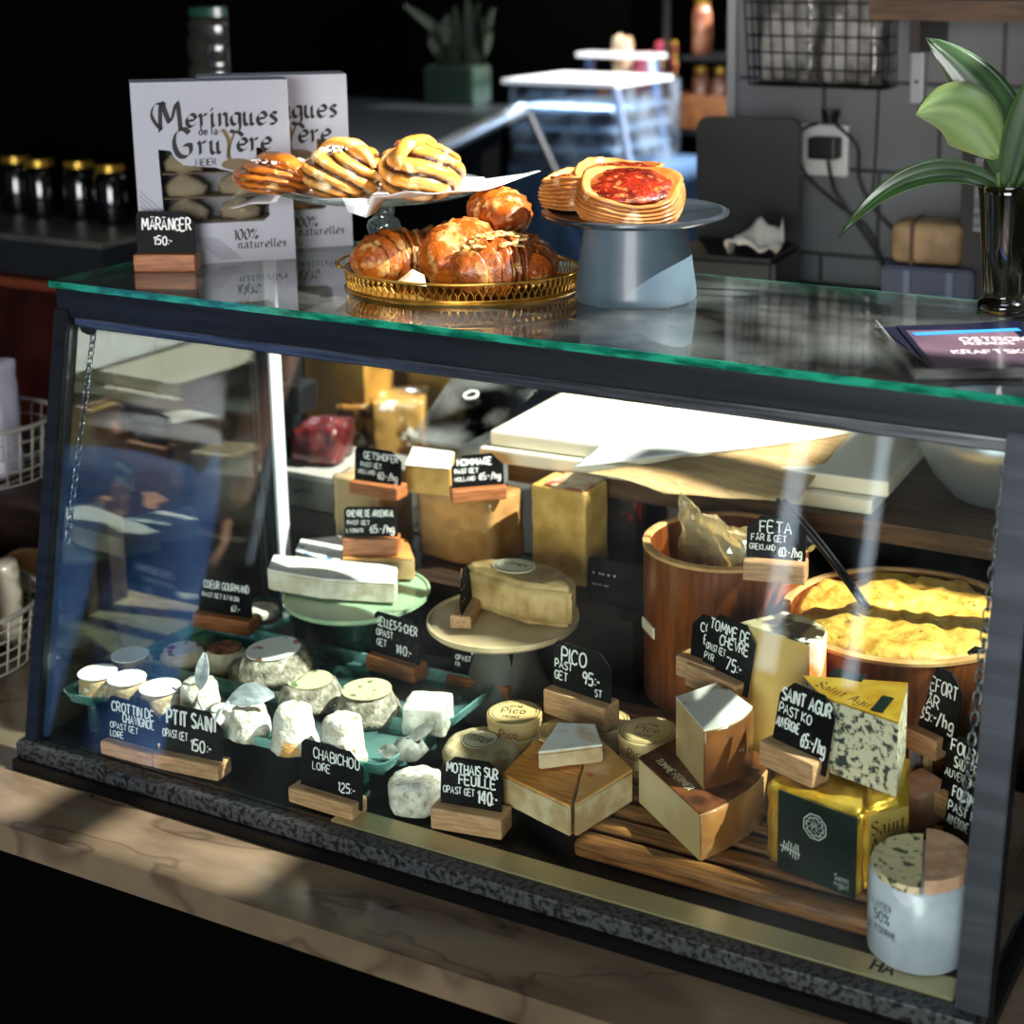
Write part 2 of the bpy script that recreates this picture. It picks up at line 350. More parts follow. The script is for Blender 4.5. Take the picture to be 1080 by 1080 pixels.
# tiled wall behind the counter
tm = bpy.data.materials.new('glazed_wall_tile'); tm.use_nodes = True
nt = tm.node_tree; N = nt.nodes; Lk = nt.links
tc = N.new('ShaderNodeTexCoord'); sp = N.new('ShaderNodeSeparateXYZ'); cb = N.new('ShaderNodeCombineXYZ')
Lk.new(tc.outputs['Object'], sp.inputs[0]); Lk.new(sp.outputs[0], cb.inputs[0]); Lk.new(sp.outputs[2], cb.inputs[1])
br = N.new('ShaderNodeTexBrick'); Lk.new(cb.outputs[0], br.inputs['Vector'])
br.inputs['Color1'].default_value = srgb('6E7072'); br.inputs['Color2'].default_value = srgb('646668'); br.inputs['Mortar'].default_value = srgb('3A3B3E')
br.inputs['Scale'].default_value = 1; br.inputs['Brick Width'].default_value = .2; br.inputs['Row Height'].default_value = .146; br.inputs['Mortar Size'].default_value = .004
Lk.new(br.outputs['Color'], N['Principled BSDF'].inputs['Base Color']); N['Principled BSDF'].inputs['Roughness'].default_value = .25
bm = BM(); slab(bm, .345, 3.8, 1.3, 1.42, FZ, 1.22); struct('wall_back', bm, tm)
bm = BM(); slab(bm, .330, .345, 1.285, 1.42, FZ, 1.22); struct('trim_1', bm, mat('grey_trim', '8A8C8E', .5))

# ================================================================== counters
t = thing('marble_counter', 'long brown veined marble ledge in front of and under the glass display case', 'counter', (0, 0, 0))
bm = BM(); slab(bm, -1.6, 2.4, -.1016, .46, -.032, 0); obj('worktop', bm, marble, t)
bm = BM(); slab(bm, -1.58, 2.38, -.04, .44, FZ, -.032); obj('cabinet', bm, matte_black, t)
t = thing('rear_counter', 'low dark steel staff counter running behind the display case', 'counter', (0, 0, 0))
bm = BM(); slab(bm, -.75, 2.3, .580, .95, .09, .125); obj('worktop', bm, mat('dull_worktop', '4A4640', .45, .3), t)
bm = BM(); slab(bm, -.73, 2.28, .580, .93, FZ, .09); obj('cabinet', bm, dark_wood, t)
t = thing('raised_shelf', 'brown wooden raised shelf behind the tubs carrying the white cutting boards', 'shelf', (0, 0, 0))
bm = BM(); slab(bm, .32, 1.5, .580, .90, .225, .25); obj('board', bm, brown_wood, t)
for x in (.40, 1.45):
    bm = BM(); slab(bm, x-.012, x+.012, .60, .88, .125, .225); obj('support', bm, dark_wood, t)
t = thing('back_counter', 'dark counter against the tiled wall', 'counter', (0, 0, 0))
bm = BM(); slab(bm, .36, 2.6, 1.0, 1.2995, .36, .39); obj('worktop', bm, dark_wood, t)
bm = BM(); slab(bm, .38, 2.58, 1.02, 1.2995, FZ, .36); obj('cabinet', bm, matte_black, t)

# ================================================================== the display case
W = 1.1532; HT = .555; SY = .112; DY = .474
case = thing('display_case', 'steel framed glass cheese display case with sloping front and clear top', 'display case', (0, 0, 0))
def slope_y(z): return .006 + (SY-.006)*z/HT
def slope_bar(name, xa, xb, za, zb, dep, m, off=0):
    bm = BM(); vs = []
    for z in (za, zb):
        y = slope_y(z)+off
        for (x, yy) in ((xa, y), (xb, y), (xb, y+dep), (xa, y+dep)): vs.append(bm.verts.new((x, yy, z)))
    for f in ((0, 1, 2, 3), (4, 5, 6, 7), (0, 1, 5, 4), (1, 2, 6, 5), (2, 3, 7, 6), (3, 0, 4, 7)): bm.faces.new([vs[i] for i in f])
    bmesh.ops.bevel(bm, geom=list(bm.edges), offset=.0015, segments=2, affect='EDGES')
    return obj(name, bm, m, case)
bm = BM(); slab(bm, 0, W, -.008, .578, 0.0003, .013); slab(bm, .012, W-.012, .02, .577, .012, .03); obj('base', bm, black_metal, case)
bm = BM(); box(bm, W/2, .009, .022, W, .020, .019, .002); obj('front_sill', bm, speck, case)
slope_bar('front_post', 0, .020, .012, .53, .022, dark_steel); slope_bar('front_post', W-.030, W, .012, .53, .028, dark_steel)
bm = BM(); box(bm, W/2, SY+.013, .538, W, .026, .033, .002); obj('top_rail', bm, dark_steel, case)
bm = BM(); box(bm, W/2, SY+.006, .5155, W-.05, .010, .013, .002); obj('glass_channel', bm, steel, case)
for x in (.0, W-.022):
    bm = BM(); slab(bm, x, x+.022, DY-.026, DY-.004, .03, .555); obj('rear_post', bm, dark_steel, case)
bm = BM(); slab(bm, .0222, .0262, DY-.026, DY-.004, .03, .533); obj('sunlit_post_side', bm, mat('sunlit_post_tint', 'D5D8DA', .45, .25), case, 'pale strip coloured as the sunlit side of the rear post')  # pale colour stands in for sunlight on this side of the post
bm = BM(); slab(bm, .022, W-.022, DY-.024, DY-.006, .533, .555); obj('rear_rail', bm, dark_steel, case)
for x in (.004, W-.02):
    bm = BM(); slab(bm, x, x+.016, SY+.03, DY-.026, .535, .555); obj('side_rail', bm, dark_steel, case)
slope_bar('front_glass', .021, W-.031, .032, .510, .004, glass, .006)
for x in (.008, W-.014):
    bm = BM()
    pts = [(slope_y(.031)+.03, .031), (DY-.027, .031), (DY-.027, .533), (slope_y(.533)+.03, .533)]
    vs = [[bm.verts.new((xx, y, z)) for y, z in pts] for xx in (x, x+.004)]
    bm.faces.new(vs[0]); bm.faces.new(vs[1][::-1])
    for i in range(4): bm.faces.new((vs[0][i], vs[0][(i+1) % 4], vs[1][(i+1) % 4], vs[1][i]))
    obj('side_glass', bm, side_gl, case)
bm = BM(); slab(bm, -.0035, W+.0065, SY-.0045, DY+.001, .5552, .5628); obj('top_glass', bm, top_gl, case)
bm = BM(); slab(bm, -.005, W+.008, SY-.006, SY-.0046, .5550, .5630); slab(bm, -.005, -.0036, SY-.006, DY+.002, .5550, .5630); slab(bm, -.004, W+.008, DY+.0012, DY+.0022, .5550, .5630)
obj('glass_edge', bm, green_edge, case, 'green polished edge of the top pane')
bm = BM(); slab(bm, .44, W-.034, .022, .052, .030, .0325); obj('floor_trim', bm, mat('cream_metal_strip', 'C9B98C', .35, .55), case, 'pale metal strip along the inside of the front')
bm = BM(); write(bm, 'HA', 0, 0, .016, .003, m=TR(1.040, .030, .0328, rx=-PI/2)); obj('lettering', bm, ink, case)
# riser at the back of the case floor
bm = BM(); slab(bm, .06, .585, .44, .575, .03, .122); obj('rear_step', bm, dark_wood, case)
def chain(px, top, bot):
    bm = BM(); a = Vector(top); b = Vector(bot); d = b-a; n = int(d.length/.0092); d.normalize()
    for i in range(n):
        c = a + d*(i+.5)*.0092
        pts = []
        for k in range(10):
            an = 2*PI*k/10; u = .0036*math.cos(an); v = .0066*math.sin(an)
            s = Vector((1, 0, 0)) if i % 2 else Vector((0, 1, 0))
            pts.append(c + s*u + d*v)
        tube(bm, pts, .0011, 5, closed=True)
    obj('chain', bm, steel, case, smooth=True)
chain(0, (.0285, .140, .505), (.0300, .071, .255)); chain(0, (W-.037, .140, .50), (W-.040, .055, .195))
bm = BM(); tube(bm, [(.022, .135, .505), (.030, .132, .505)], .009, 14); obj('hinge_knob', bm, black_metal, case)

# ================================================================== slats on the case floor
slats = thing('slatted_rack', 'rack of brown oiled wooden slats on the floor of the display case', 'rack', (0, 0, 0))
for i, y in enumerate((.088, .122, .156, .19, .225, .26, .295, .33, .365)):
    bm = BM(); xa = .705 if i < 1 else (.665 if i < 4 else .50)
    vs = box(bm, (xa+1.115)/2, y, .0405, 1.115-xa, .026, .019, .007, seg=3)
    obj('slat', bm, slat_wood, slats, smooth=True)
# ================================================================== price tags
RT = random.Random(5)
def price_tag(L, R, lines, label, hh=.021, cw=.95, ch=.05, hd=.026, lean=.10, wood=oak, cut=.22, dy=.45, shape='tag', shift=0):
    L, R = Vector(L), Vector(R); d = R-L; w_ = math.hypot(d.x, d.y); rz = math.atan2(d.y, d.x)
    t = thing('price_tag', label, 'price tag', ((L.x+R.x)/2, (L.y+R.y)/2, (L.z+R.z)/2), rz, 'chalk lettered cheese price tags')
    bm = BM(); box(bm, 0, hd/2, hh/2, w_, hd, hh, .0025)
    obj('holder', bm, wood, t)
    c = w_*cw; b = hh*.45; top = ch+hh*.55; k = c*cut; M = TR(shift, hd*dy, b, rx=-lean)
    if shape == 'tag': ol = [(-c/2, 0), (c/2, 0), (c/2, top-k), (c/2-k, top), (-c/2+k, top), (-c/2, top-k)]
    elif shape == 'right': ol = [(-c/2, 0), (c/2, 0), (c/2, top-k*.8), (c/2-k, top), (-c/2+k*.25, top), (-c/2, top-k*.25)]
    else: ol = [(-c/2, 0), (c/2, 0), (c/2, top-.004), (c/2-.004, top), (-c/2+.004, top), (-c/2, top-.004)]
    bm = BM(); prism(bm, ol, -.0009, .0009, m=M @ Matrix.Rotation(PI/2, 4, 'X')); obj('card', bm, card_m, t)
    bm = BM()
    for (s, fx, fz, fh, bw) in lines:
        lim = min([1.0] + [q[1] for q in lines if q[1] > fx+.1 and abs(q[2]+q[3]/2-fz-fh/2) < (q[3]+fh)*.46])
        write(bm, s, -c/2+fx*c, hh*.55+fz*ch, fh*ch, bw*fh*ch*.17, -.0013, jit=.04, rnd=RT, maxw=c*(lim-fx)-.003, m=M)
    if lines: obj('lettering', bm, chalk, t)
    return t
price_tag((0.0486, 0.1880, 0.5630), (0.1145, 0.2204, 0.5630), [('MÄRÄNGER', .10, .55, .28, .8), ('150:-', .30, .2, .2, .9)], 'black tag reading Märänger 150 on the glass top before the meringue boxes', wood=redwood, ch=.050, shape='right')
price_tag((0.1709, 0.4209, 0.2320), (0.2464, 0.4243, 0.2320), [('GETSHÖFER', .2, .68, .2, 1), ('PAST GET', .14, .42, .14, 1), ('HOLLAND', .08, .2, .13, 1), ('60:-/hg', .5, .1, .22, .9)], 'black tag left of the golden wedge in the back row', wood=redwood, ch=.044, hh=.018, shape='right')
price_tag((0.3077, 0.4610, 0.2260), (0.3626, 0.5090, 0.2260), [('HOMMAGE', .12, .68, .2, 1.2), ('PAST GET', .06, .44, .14, 1), ('HOLLAND', .06, .2, .13, .8), ('65:-/hg', .52, .2, .2, .8)], 'black tag on top of the large film wrapped block in the back row', wood=redwood, ch=.043, hh=.018)
price_tag((0.1969, 0.3683, 0.1680), (0.2623, 0.4004, 0.1680), [('CHÈVRE DE ARGENTAL', .06, .68, .2, 1.1), ('PAST GET', .06, .4, .14, 1), ('LYON,FR', .04, .14, .13, 1), ('65:-/hg', .48, .14, .25, .9)], 'square cornered black tag standing over the white wedges on the green pedestal', wood=redwood, ch=.040, hh=.022, shape='sq', lean=.05)
price_tag((0.4482, 0.2867, 0.1460), (0.4173, 0.3708, 0.1460), [('-- -', .1, .5, .25, 1), ('- --', .1, .2, .2, .8)], 'small pointed black tag seen nearly edge on upon the stone pedestal', wood=oak, ch=.045, hh=.016, cut=.4, cw=.9)
price_tag((0.7727, 0.3484, 0.2440), (0.8420, 0.3640, 0.2440), [('FETA', .22, .62, .27, .8), ('FÅR & GET', .08, .42, .15, 1), ('GREKLAND', .05, .2, .13, 1), ('60:-/hg', .54, .08, .22, .9)], 'black tag reading Feta wedged between the two round wooden tubs', ch=.048, hh=.024)
price_tag((0.0285, 0.2668, 0.0750), (0.1139, 0.2757, 0.0750), [('COEUR GOURMAND', .1, .68, .2, .8), ('PAST GET & FIKON', .08, .42, .12, .9), ('67:-', .62, .12, .16, .9)], 'black tag reading 67 at the back of the rear glass tray', wood=redwood, ch=.048, hh=.020, cw=.95, shape='sq')
price_tag((0.3007, 0.2734, 0.0700), (0.3787, 0.2648, 0.0700), [('SELLES-S-CHER', .08, .68, .2, .9), ('OPAST', .06, .44, .15, 1), ('GET', .08, .2, .15, 1), ('140:-', .5, .12, .22, .9)], 'black tag reading Selles-s-Cher behind the rear glass tray', wood=redwood, ch=.052, hh=.020, shape='right')
price_tag((0.4070, 0.2893, 0.0580), (0.4940, 0.2927, 0.0580), [('MARBRE DU', .12, .72, .19, 1), ('MOYON', .34, .5, .18, 1), ('OPAST GET', .06, .32, .12, .9), ('FR.', .06, .16, .1, .9), ('80:-/hg', .55, .1, .22, .9)], 'black tag reading 80 just under the stone pedestal plate', wood=redwood, ch=.052, hh=.020, shape='right')
price_tag((0.5689, 0.2488, 0.0820), (0.6554, 0.2351, 0.0820), [('PICO', .14, .6, .3, .8), ('PAST', .04, .42, .17, 1), ('GET', .04, .18, .17, 1), ('95:-', .52, .26, .26, .9), ('ST', .74, .06, .15, .9)], 'black tag reading 95 on top of the round poplar cheese boxes', ch=.054, hh=.030, hd=.03, shape='right')
price_tag((0.7241, 0.2752, 0.1500), (0.7766, 0.2617, 0.1500), [('COMTE', .2, .62, .2, .9), ('EN', .3, .36, .2, .9)], 'black tag mostly hidden behind the Tomme de Chèvre tag', ch=.050, hh=.024, cw=1.15, shape='tag', shift=.016)
price_tag((0.7402, 0.2660, 0.1460), (0.8138, 0.2364, 0.1460), [('TOMME DE', .06, .7, .18, 1), ('CHÈVRE', .3, .48, .18, 1), ('OPAST GET', .04, .3, .12, .9), ('PYR', .04, .12, .12, .9), ('75:-', .5, .1, .22, .9)], 'black tag reading Tomme de Chèvre on the upright brown rind wedge', ch=.060, hh=.026, cw=.92, lean=.2, shift=.010)
price_tag((0.8767, 0.1532, 0.1372), (0.9438, 0.1298, 0.1372), [('SAINT AGUR', .05, .68, .2, 1.1), ('PAST KO', .04, .46, .15, 1), ('AUVERGNE', .02, .24, .15, 1), ('65:-/hg', .5, .08, .22, .9)], 'black tag reading Auvergne and 65 on top of the gold foil packs', ch=.062, hh=.026, cw=1.0, lean=.22, shift=.006)
price_tag((0.9782, 0.3110, 0.1050), (1.0179, 0.2938, 0.1050), [('ROQUEFORT', .04, .62, .2, .8), ('PÅR', .3, .38, .18, .9), ('85:-/hg', .3, .14, .2, .9)], 'black tag reading Roquefort behind the gold topped blue cheese', ch=.070, hh=.024, cw=1.7, lean=.15)
price_tag((1.0234, 0.3556, 0.1300), (1.0658, 0.3522, 0.1300), [('STILTON', .12, .6, .24, .8), ('PAST KO', .12, .2, .16, .8)], 'black tag reading Stilton below the wide wooden tub by the right post', ch=.052, hh=.025, cw=1.0, wood=redwood)
price_tag((1.0367, 0.2277, 0.0850), (1.0871, 0.2010, 0.0850), [('FOURME', .1, .7, .2, .9), ('SAUTERNES', .2, .46, .18, .9), ('AUVERGNE', .05, .26, .13, .9), ('80:-', .55, .06, .2, .9)], 'black tag reading Fourme Sauternes above the other Fourme tag', ch=.060, hh=.024, cw=1.1, lean=.15)
price_tag((1.0549, 0.1695, 0.0750), (1.1054, 0.1434, 0.0750), [("FOURME D'A", .1, .7, .18, .9), ('PAST KO', .05, .46, .15, .9), ('AUVERGNE', .05, .24, .15, .9), ('65:-', .6, .04, .22, .9)], "black tag reading Fourme d'A just behind the white wrapped blue cheese drum", ch=.060, hh=.018, cw=1.0, lean=.15)
price_tag((0.1118, 0.0209, 0.0325), (0.1887, 0.0219, 0.0325), [('CROTTIN DE', .08, .68, .22, 1), ('CHAVIGNOL', .3, .46, .2, 1), ('OPAST GET', .05, .26, .14, .9), ('LOIRE', .05, .06, .14, .9)], 'black tag reading Crottin de Chavignol before the front glass tray', ch=.050, hh=.016, shape='right')
price_tag((0.1897, 0.0223, 0.0325), (0.2781, 0.0303, 0.0325), [('PTIT SAINT', .12, .6, .3, 1), ('OPAST.GET', .05, .3, .16, .9), ('150:-', .5, .12, .24, .9)], 'black tag reading 150 before the front glass tray', ch=.055, hh=.018, shape='tag')
price_tag((0.3760, 0.0306, 0.0325), (0.4639, 0.0283, 0.0325), [('CHABICHOU', .2, .66, .22, .8), ('LOIRE', .2, .42, .16, .8), ('125:-', .62, .1, .2, .8)], 'black tag reading Chabichou before the two tall goat cheese pyramids', ch=.052, hh=.018, shape='right', shift=.006)
price_tag((0.5455, 0.0538, 0.0325), (0.6255, 0.0663, 0.0325), [('MOTHAIS SUR', .1, .68, .2, 1), ('FEUILLE', .3, .46, .2, 1), ('OPAST GET', .05, .24, .14, .9), ('140:-', .62, .12, .27, .9)], 'black tag reading Mothais sur Feuille in front of the white goat round', ch=.052, hh=.024, hd=.03, cw=.86)
price_tag((0.4928, 0.4715, 0.1000), (0.5819, 0.4690, 0.1000), [('- -- - -', .1, .55, .2, .9), ('-- - --', .1, .3, .16, .8)], 'black tag with wooden foot between the tall wedge and the tub', wood=redwood, ch=.055, hh=.022, shape='sq')

# ================================================================== cheeses
GOAT = 'small goat cheeses on the front glass tray'
rind_white = mat('white_mould_rind', 'E6E1D4', .8, col2='BDB49E', ns=70, contrast=(.42, .64), col3='A08E6C', ns3=150, c3=(.56, .7), bump=.9, bs=240)
rind_grey = mat('grey_mould_rind', 'A39C88', .85, col2='6C6555', ns=110, contrast=(.4, .62), col3='D5CDB8', ns3=60, c3=(.56, .7), bump=.7, bs=260)
rind_tan = mat('tan_rind', 'C9AE7C', .7, col2='9A7B4A', ns=50, contrast=(.4, .7), bump=.5, bs=200)
rind_crottin = mat('crottin_rind', 'B8A277', .7, col2='8A7347', ns=40, contrast=(.35, .7), col3='E2D9C2', ns3=90, c3=(.55, .7), bump=.4, bs=200)
paste_pale = mat('pale_paste', 'E3CD93', .5, col2='D3B673', ns=25, sss=.1, bump=.08, bs=120)
paste_gold = mat('golden_paste', 'DCB266', .5, col2='BE9448', ns=30, sss=.1, bump=.12, bs=140)
paste_white = mat('white_paste', 'F2ECDD', .5, col2='E4D8BE', ns=30, sss=.15, bump=.1, bs=120)
paper_w = mat('white_paper', 'F3F2EE', .7)
def seg_print(bm, r, z, words, h, wd):
    for i, (s, dz) in enumerate(words): write(bm, s, 0, dz, h, wd, align='c', m=TR(0, 0, z, rx=-PI/2), maxw=r*1.6)
def round_cheese(name, label, pos, r, h, m, group=None, rz=0, seed=1, taper=1.0, edge=.25, amp=.0012, disc=None, cat='cheese', tilt=(0, 0)):
    t = thing(name, label, cat, pos, rz, group, rx=tilt[0], ry=tilt[1])
    e = min(r, h)*edge; prof = [(0, 0), (r*.6, 0), (r-e, 0), (r-e*.3, e*.3), (r, e)]
    for k in range(1, 5): prof.append((r+(r*taper-r)*k/5, e+(h-2*e)*k/5))
    rt = r*taper
    prof += [(rt, h-e), (rt-e*.3, h-e*.3), (rt-e, h), (rt*.6, h+.0005), (rt*.3, h+.0005), (0, h+.0005)]
    bm = BM(); lathe(bm, prof, 36); rough(bm, amp, 90, seed, keep_base=.002)
    obj('body', bm, m, t, smooth=True)
    if disc:
        dr, dm, words = disc
        bm = BM(); lathe(bm, [(0, 0), (dr, 0), (dr, .0012), (0, .0012)], 32, cz=h+.0012); d = obj('paper_label', bm, dm, t)
        if words:
            bm = BM(); seg_print(bm, dr, h+.0028, words, dr*.3, dr*.045)
            for rr in (.92,): tube_ring = [(dr*rr*math.cos(2*PI*k/40), -dr*rr*math.sin(2*PI*k/40)) for k in range(41)]; ribbon(bm, tube_ring, dr*.05, m=TR(0, 0, h+.0028, rx=-PI/2))
            obj('print', bm, ink, d)
    return t
# glass trays
def glass_tray(label, c, L, D, rz, h=.016):
    t = thing('glass_tray', label, 'tray', c, rz, 'green tinted glass trays')
    bm = BM(); box(bm, 0, 0, .002, L-.01, D-.01, .004, .001); obj('base', bm, tray_gl, t)
    bm = BM(); pts = []
    cr = .014
    for cx, cy, a0 in ((L/2-cr, D/2-cr, 0), (-L/2+cr, D/2-cr, PI/2), (-L/2+cr, -D/2+cr, PI), (L/2-cr, -D/2+cr, 1.5*PI)):
        for k in range(6): a = a0+PI/2*k/5; pts.append((cx+cr*math.cos(a), cy+cr*math.sin(a)))
    n = len(pts); rings = []
    for (s, z) in ((.97, .002), (.985, .004), (1.0, h), (1.012, h), (.99, .003), (.975, 0)):
        rings.append([bm.verts.new((x*s if abs(x) < 9 else x, y*(1-(1-s)*L/D), z)) for x, y in pts])
    for a, b in zip(rings, rings[1:]+rings[:1]):
        for i in range(n): bm.faces.new((a[i], a[(i+1) % n], b[(i+1) % n], b[i]))
    obj('rim', bm, aqua, t)
    bm = BM()
    for sx in (-1, 1):
        for sy in (-1, 1): lathe(bm, [(0, -.032), (.008, -.032), (.007, 0), (0, 0)], 10, sx*L*.42, sy*D*.38, .0)
    obj('feet', bm, tray_gl, t)
    return t
TZ = .0665
glass_tray('front glass tray holding small white goat cheeses', (.246, .112, .063), .45, .100, .045)
glass_tray('rear glass tray holding the grey rind goat cheeses', (.252, .240, .063), .45, .105, .02)
glass_tray('small glass tray against the left side pane', (.075, .352, .063), .085, .075, -.1, .012)
round_cheese('small_goat_round', 'flat white goat round on the small tray by the left pane', (.070, .350, .067), .024, .012, rind_white, seed=31)
# crottins with paper discs
for (p, r, h, s, lb, tilt) in (((0.0580, 0.0760, 0.0675), .0225, .030, 1, 'paper topped crottin at the left end of the front tray', (0, 0)), ((0.1058, 0.0748, 0.0675), .0220, .033, 2, 'paper topped crottin with orange flank between the other crottins', (0, 0)),
        ((0.0567, 0.1296, 0.0675), .0225, .030, 3, 'paper topped crottin behind the front row of crottins', (0, 0)), ((0.1566, 0.0755, 0.0675), .0235, .032, 4, 'crottin with a lifted paper disc beside the leaf wrapped goat log', (.05, -.12))):
    round_cheese('crottin', lb, p, r, h, rind_crottin, GOAT, seed=s, disc=(r*1.0, paper_w, None), amp=.002, taper=.95)
leaf_w = mat('pale_dry_leaf', 'C9CFCF', .6, col2='9AA3A4', ns=60, stretch=(1, 6, 1))
leaf_g = mat('grey_dry_leaf', '8F9188', .65, col2='5C5E55', ns=70)
def leaf(bm, base, tip, width, bend=(0, 0, .01), n=9):
    a, b = Vector(base), Vector(tip); d = b-a; s = d.cross(Vector((0, -1, .5))).normalized(); q = []
    for i in range(n+1):
        t = i/n; c = a + d*t + Vector(bend)*math.sin(PI*t); wd = width*math.sin(PI*min(1, t*.92+.04))**.8
        q.append((bm.verts.new(c-s*wd/2), bm.verts.new(c+Vector(bend).normalized()*-.0015), bm.verts.new(c+s*wd/2)))
    for u, v in zip(q[:-1], q[1:]):
        bm.faces.new((u[0], u[1], v[1], v[0])); bm.faces.new((u[1], u[2], v[2], v[1]))
    return bm
def solid(o, th=.0008):
    md = o.modifiers.new('thickness', 'SOLIDIFY'); md.thickness = th; md.offset = 0; return o
# leaf-wrapped logs
t = round_cheese('goat_cheese_log', 'white goat log with an upright pale leaf beside the paper topped crottins', (0.2022, 0.0900, 0.0675), .0235, .046, rind_white, GOAT, seed=6, amp=.003, taper=.85)
bm = BM(); leaf(bm, (.010, -.012, .040), (.012, .0, .082), .020, (.004, -.004, .0)); tube(bm, [(.010, -.012, .042), (.018, -.020, .030), (.028, -.024, .022)], .0012, 5); solid(obj('leaf', bm, leaf_w, t))
round_cheese('goat_cheese_log', 'low snow white goat cheese in front of the log with the upright leaf', (0.2453, 0.0749, 0.0675), .0215, .028, mat('snow_rind', 'F7F5F0', .7, col2='E9E4D8', ns=40, bump=.3, bs=200, sss=.15), GOAT, seed=7, amp=.002, edge=.5)
t = round_cheese('goat_cheese_log', 'white goat log with a lying pale leaf on its top', (0.2861, 0.0772, 0.0675), .0235, .036, rind_white, GOAT, seed=8, amp=.003, taper=.86)
bm = BM(); leaf(bm, (-.024, -.006, .041), (.034, .004, .056), .026, (0, -.002, .006)); tube(bm, [(-.024, -.006, .041), (-.030, -.018, .026)], .0012, 5); solid(obj('leaf', bm, leaf_w, t))
round_cheese('goat_pyramid', 'tall white goat pyramid with an orange patch near its foot', (0.3499, 0.0765, 0.0675), .0265, .052, mat('white_rind_orange', 'E6E1D4', .8, col2='C4BBA6', ns=70, contrast=(.42, .64), col3='C99350', ns3=26, c3=(.58, .62), bump=.9, bs=240), GOAT, seed=9, amp=.003, taper=.74)
round_cheese('goat_pyramid', 'tall white goat pyramid at the right end of the front tray', (0.4195, 0.0726, 0.0675), .0255, .056, rind_white, GOAT, seed=10, amp=.003, taper=.8)
t = thing('leaf_wrapped_cheese', 'small cheese wrapped in a pointed grey dried leaf at the tray corner', 'cheese', (0.4734, 0.1204, 0.0675), .3, GOAT)
bm = BM(); lathe(bm, [(0, 0), (.016, 0), (.020, .006), (.015, .016), (.006, .022), (0, .022)], 20); rough(bm, .003, 90, 5, keep_base=.002); obj('body', bm, leaf_g, t, smooth=True)
bm = BM(); leaf(bm, (.0, -.004, .018), (.030, .006, .040), .014, (0, -.003, .002)); leaf(bm, (-.004, -.014, .006), (-.030, -.012, .012), .016, (0, -.003, .003)); solid(obj('leaf', bm, leaf_g, t))
# rear tray
R2 = 'labelled cheeses on the rear glass tray'
lab_pur = mat('purple_print_label', 'EDE6EA', .5, col2='6E4A6E', ns=60, contrast=(.5, .56), col3='B5485E', ns3=80, c3=(.58, .62))
lab_red = mat('brown_print_label', '5A2A1C', .5, col2='A65A3C', ns=70, contrast=(.48, .56))
lab_flag = mat('floral_print_label', 'E9E7DE', .5, col2='3F7A4A', ns=50, contrast=(.58, .62), col3='C0503A', ns3=44, c3=(.6, .63))
lab_tan = mat('tan_print_label', 'CFC49A', .5, col2='5E7A4C', ns=60, contrast=(.58, .63))
rind_bone = mat('bone_rind', 'DCCFB4', .6, col2='C3B28F', ns=40, bump=.2, bs=150)
round_cheese('labelled_goat_cheese', 'flat pale round with a purple printed label at the left of the rear tray', (0.0883, 0.1839, 0.0675), .0275, .022, rind_bone, R2, seed=11, disc=(.0215, lab_pur, None), edge=.45)
round_cheese('labelled_goat_cheese', 'taller pale round with a dark brown label beside the purple labelled one', (0.1480, 0.1952, 0.0675), .0265, .031, rind_bone, R2, seed=12, disc=(.0205, lab_red, None), edge=.45)
round_cheese('ash_goat_cheese', 'grey mould round lying under the left side of the floral labelled one', (0.1922, 0.1905, 0.0675), .028, .026, rind_grey, R2, seed=13, amp=.003)
round_cheese('ash_goat_cheese', 'grey mould round with tan label under the floral labelled one', (0.2968, 0.1715, 0.0675), .0385, .030, rind_grey, R2, seed=14, amp=.0025, taper=.86, disc=(.026, lab_tan, None))
x, y, z = (0.2439, 0.1744, 0.0950)
round_cheese('ash_goat_cheese', 'grey mould round with white floral label stacked on top of two others', (x, y, .0945), .0445, .030, rind_grey, R2, seed=15, amp=.0025, taper=.85, disc=(.032, lab_flag, None), tilt=(.03, -.04))
round_cheese('ash_goat_cheese', 'grey mould round with tan label beside the blue white marbled cube', (0.3775, 0.1736, 0.0675), .0385, .034, rind_grey, R2, seed=16, amp=.0025, taper=.82, disc=(.0285, lab_tan, None))
def block(name, label, pos, sx, sy, h, m, rz, seed=1, amp=.0012, bev=.003, group=None, cat='cheese', top=None, res=.012, ns=60, tilt=(0, 0)):
    t = thing(name, label, cat, pos, rz, group, rx=tilt[0], ry=tilt[1])
    bm = BM(); box(bm, 0, 0, h/2, sx, sy, h, bev); refine(bm, res); rough(bm, amp, ns, seed, keep_base=.002); obj('body', bm, m, t, smooth=True)
    return t
block('marbled_goat_cube', 'pale marbled goat cheese cube at the right end of the rear tray', (0.4553, 0.1833, 0.0675), .050, .045, .036, mat('marbled_goat', 'DDDACB', .6, col2='9AA79B', ns=35, contrast=(.5, .66), col3='8C7A55', ns3=30, c3=(.6, .68), bump=.3, bs=150), .35, 4, .002, .004)
# floor rounds
round_cheese('goat_round', 'white mould goat round half hidden by the Mothais sur Feuille tag', (0.5074, 0.0843, 0.0325), .0300, .036, rind_white, seed=17, amp=.002)
round_cheese('washed_rind_round', 'tan round cheese with a round paper label behind the white goat round', (0.5308, 0.1758, 0.0325), .0425, .040, mat('tan_bumpy_rind', 'D8C49A', .7, col2='B4986A', ns=50, contrast=(.4, .65), bump=.5, bs=200), seed=18, amp=.002, disc=(.021, mat('cream_label', 'E4D9B8', .6), [('FROMAGE', .0), ('FERMIER', -.007)]))
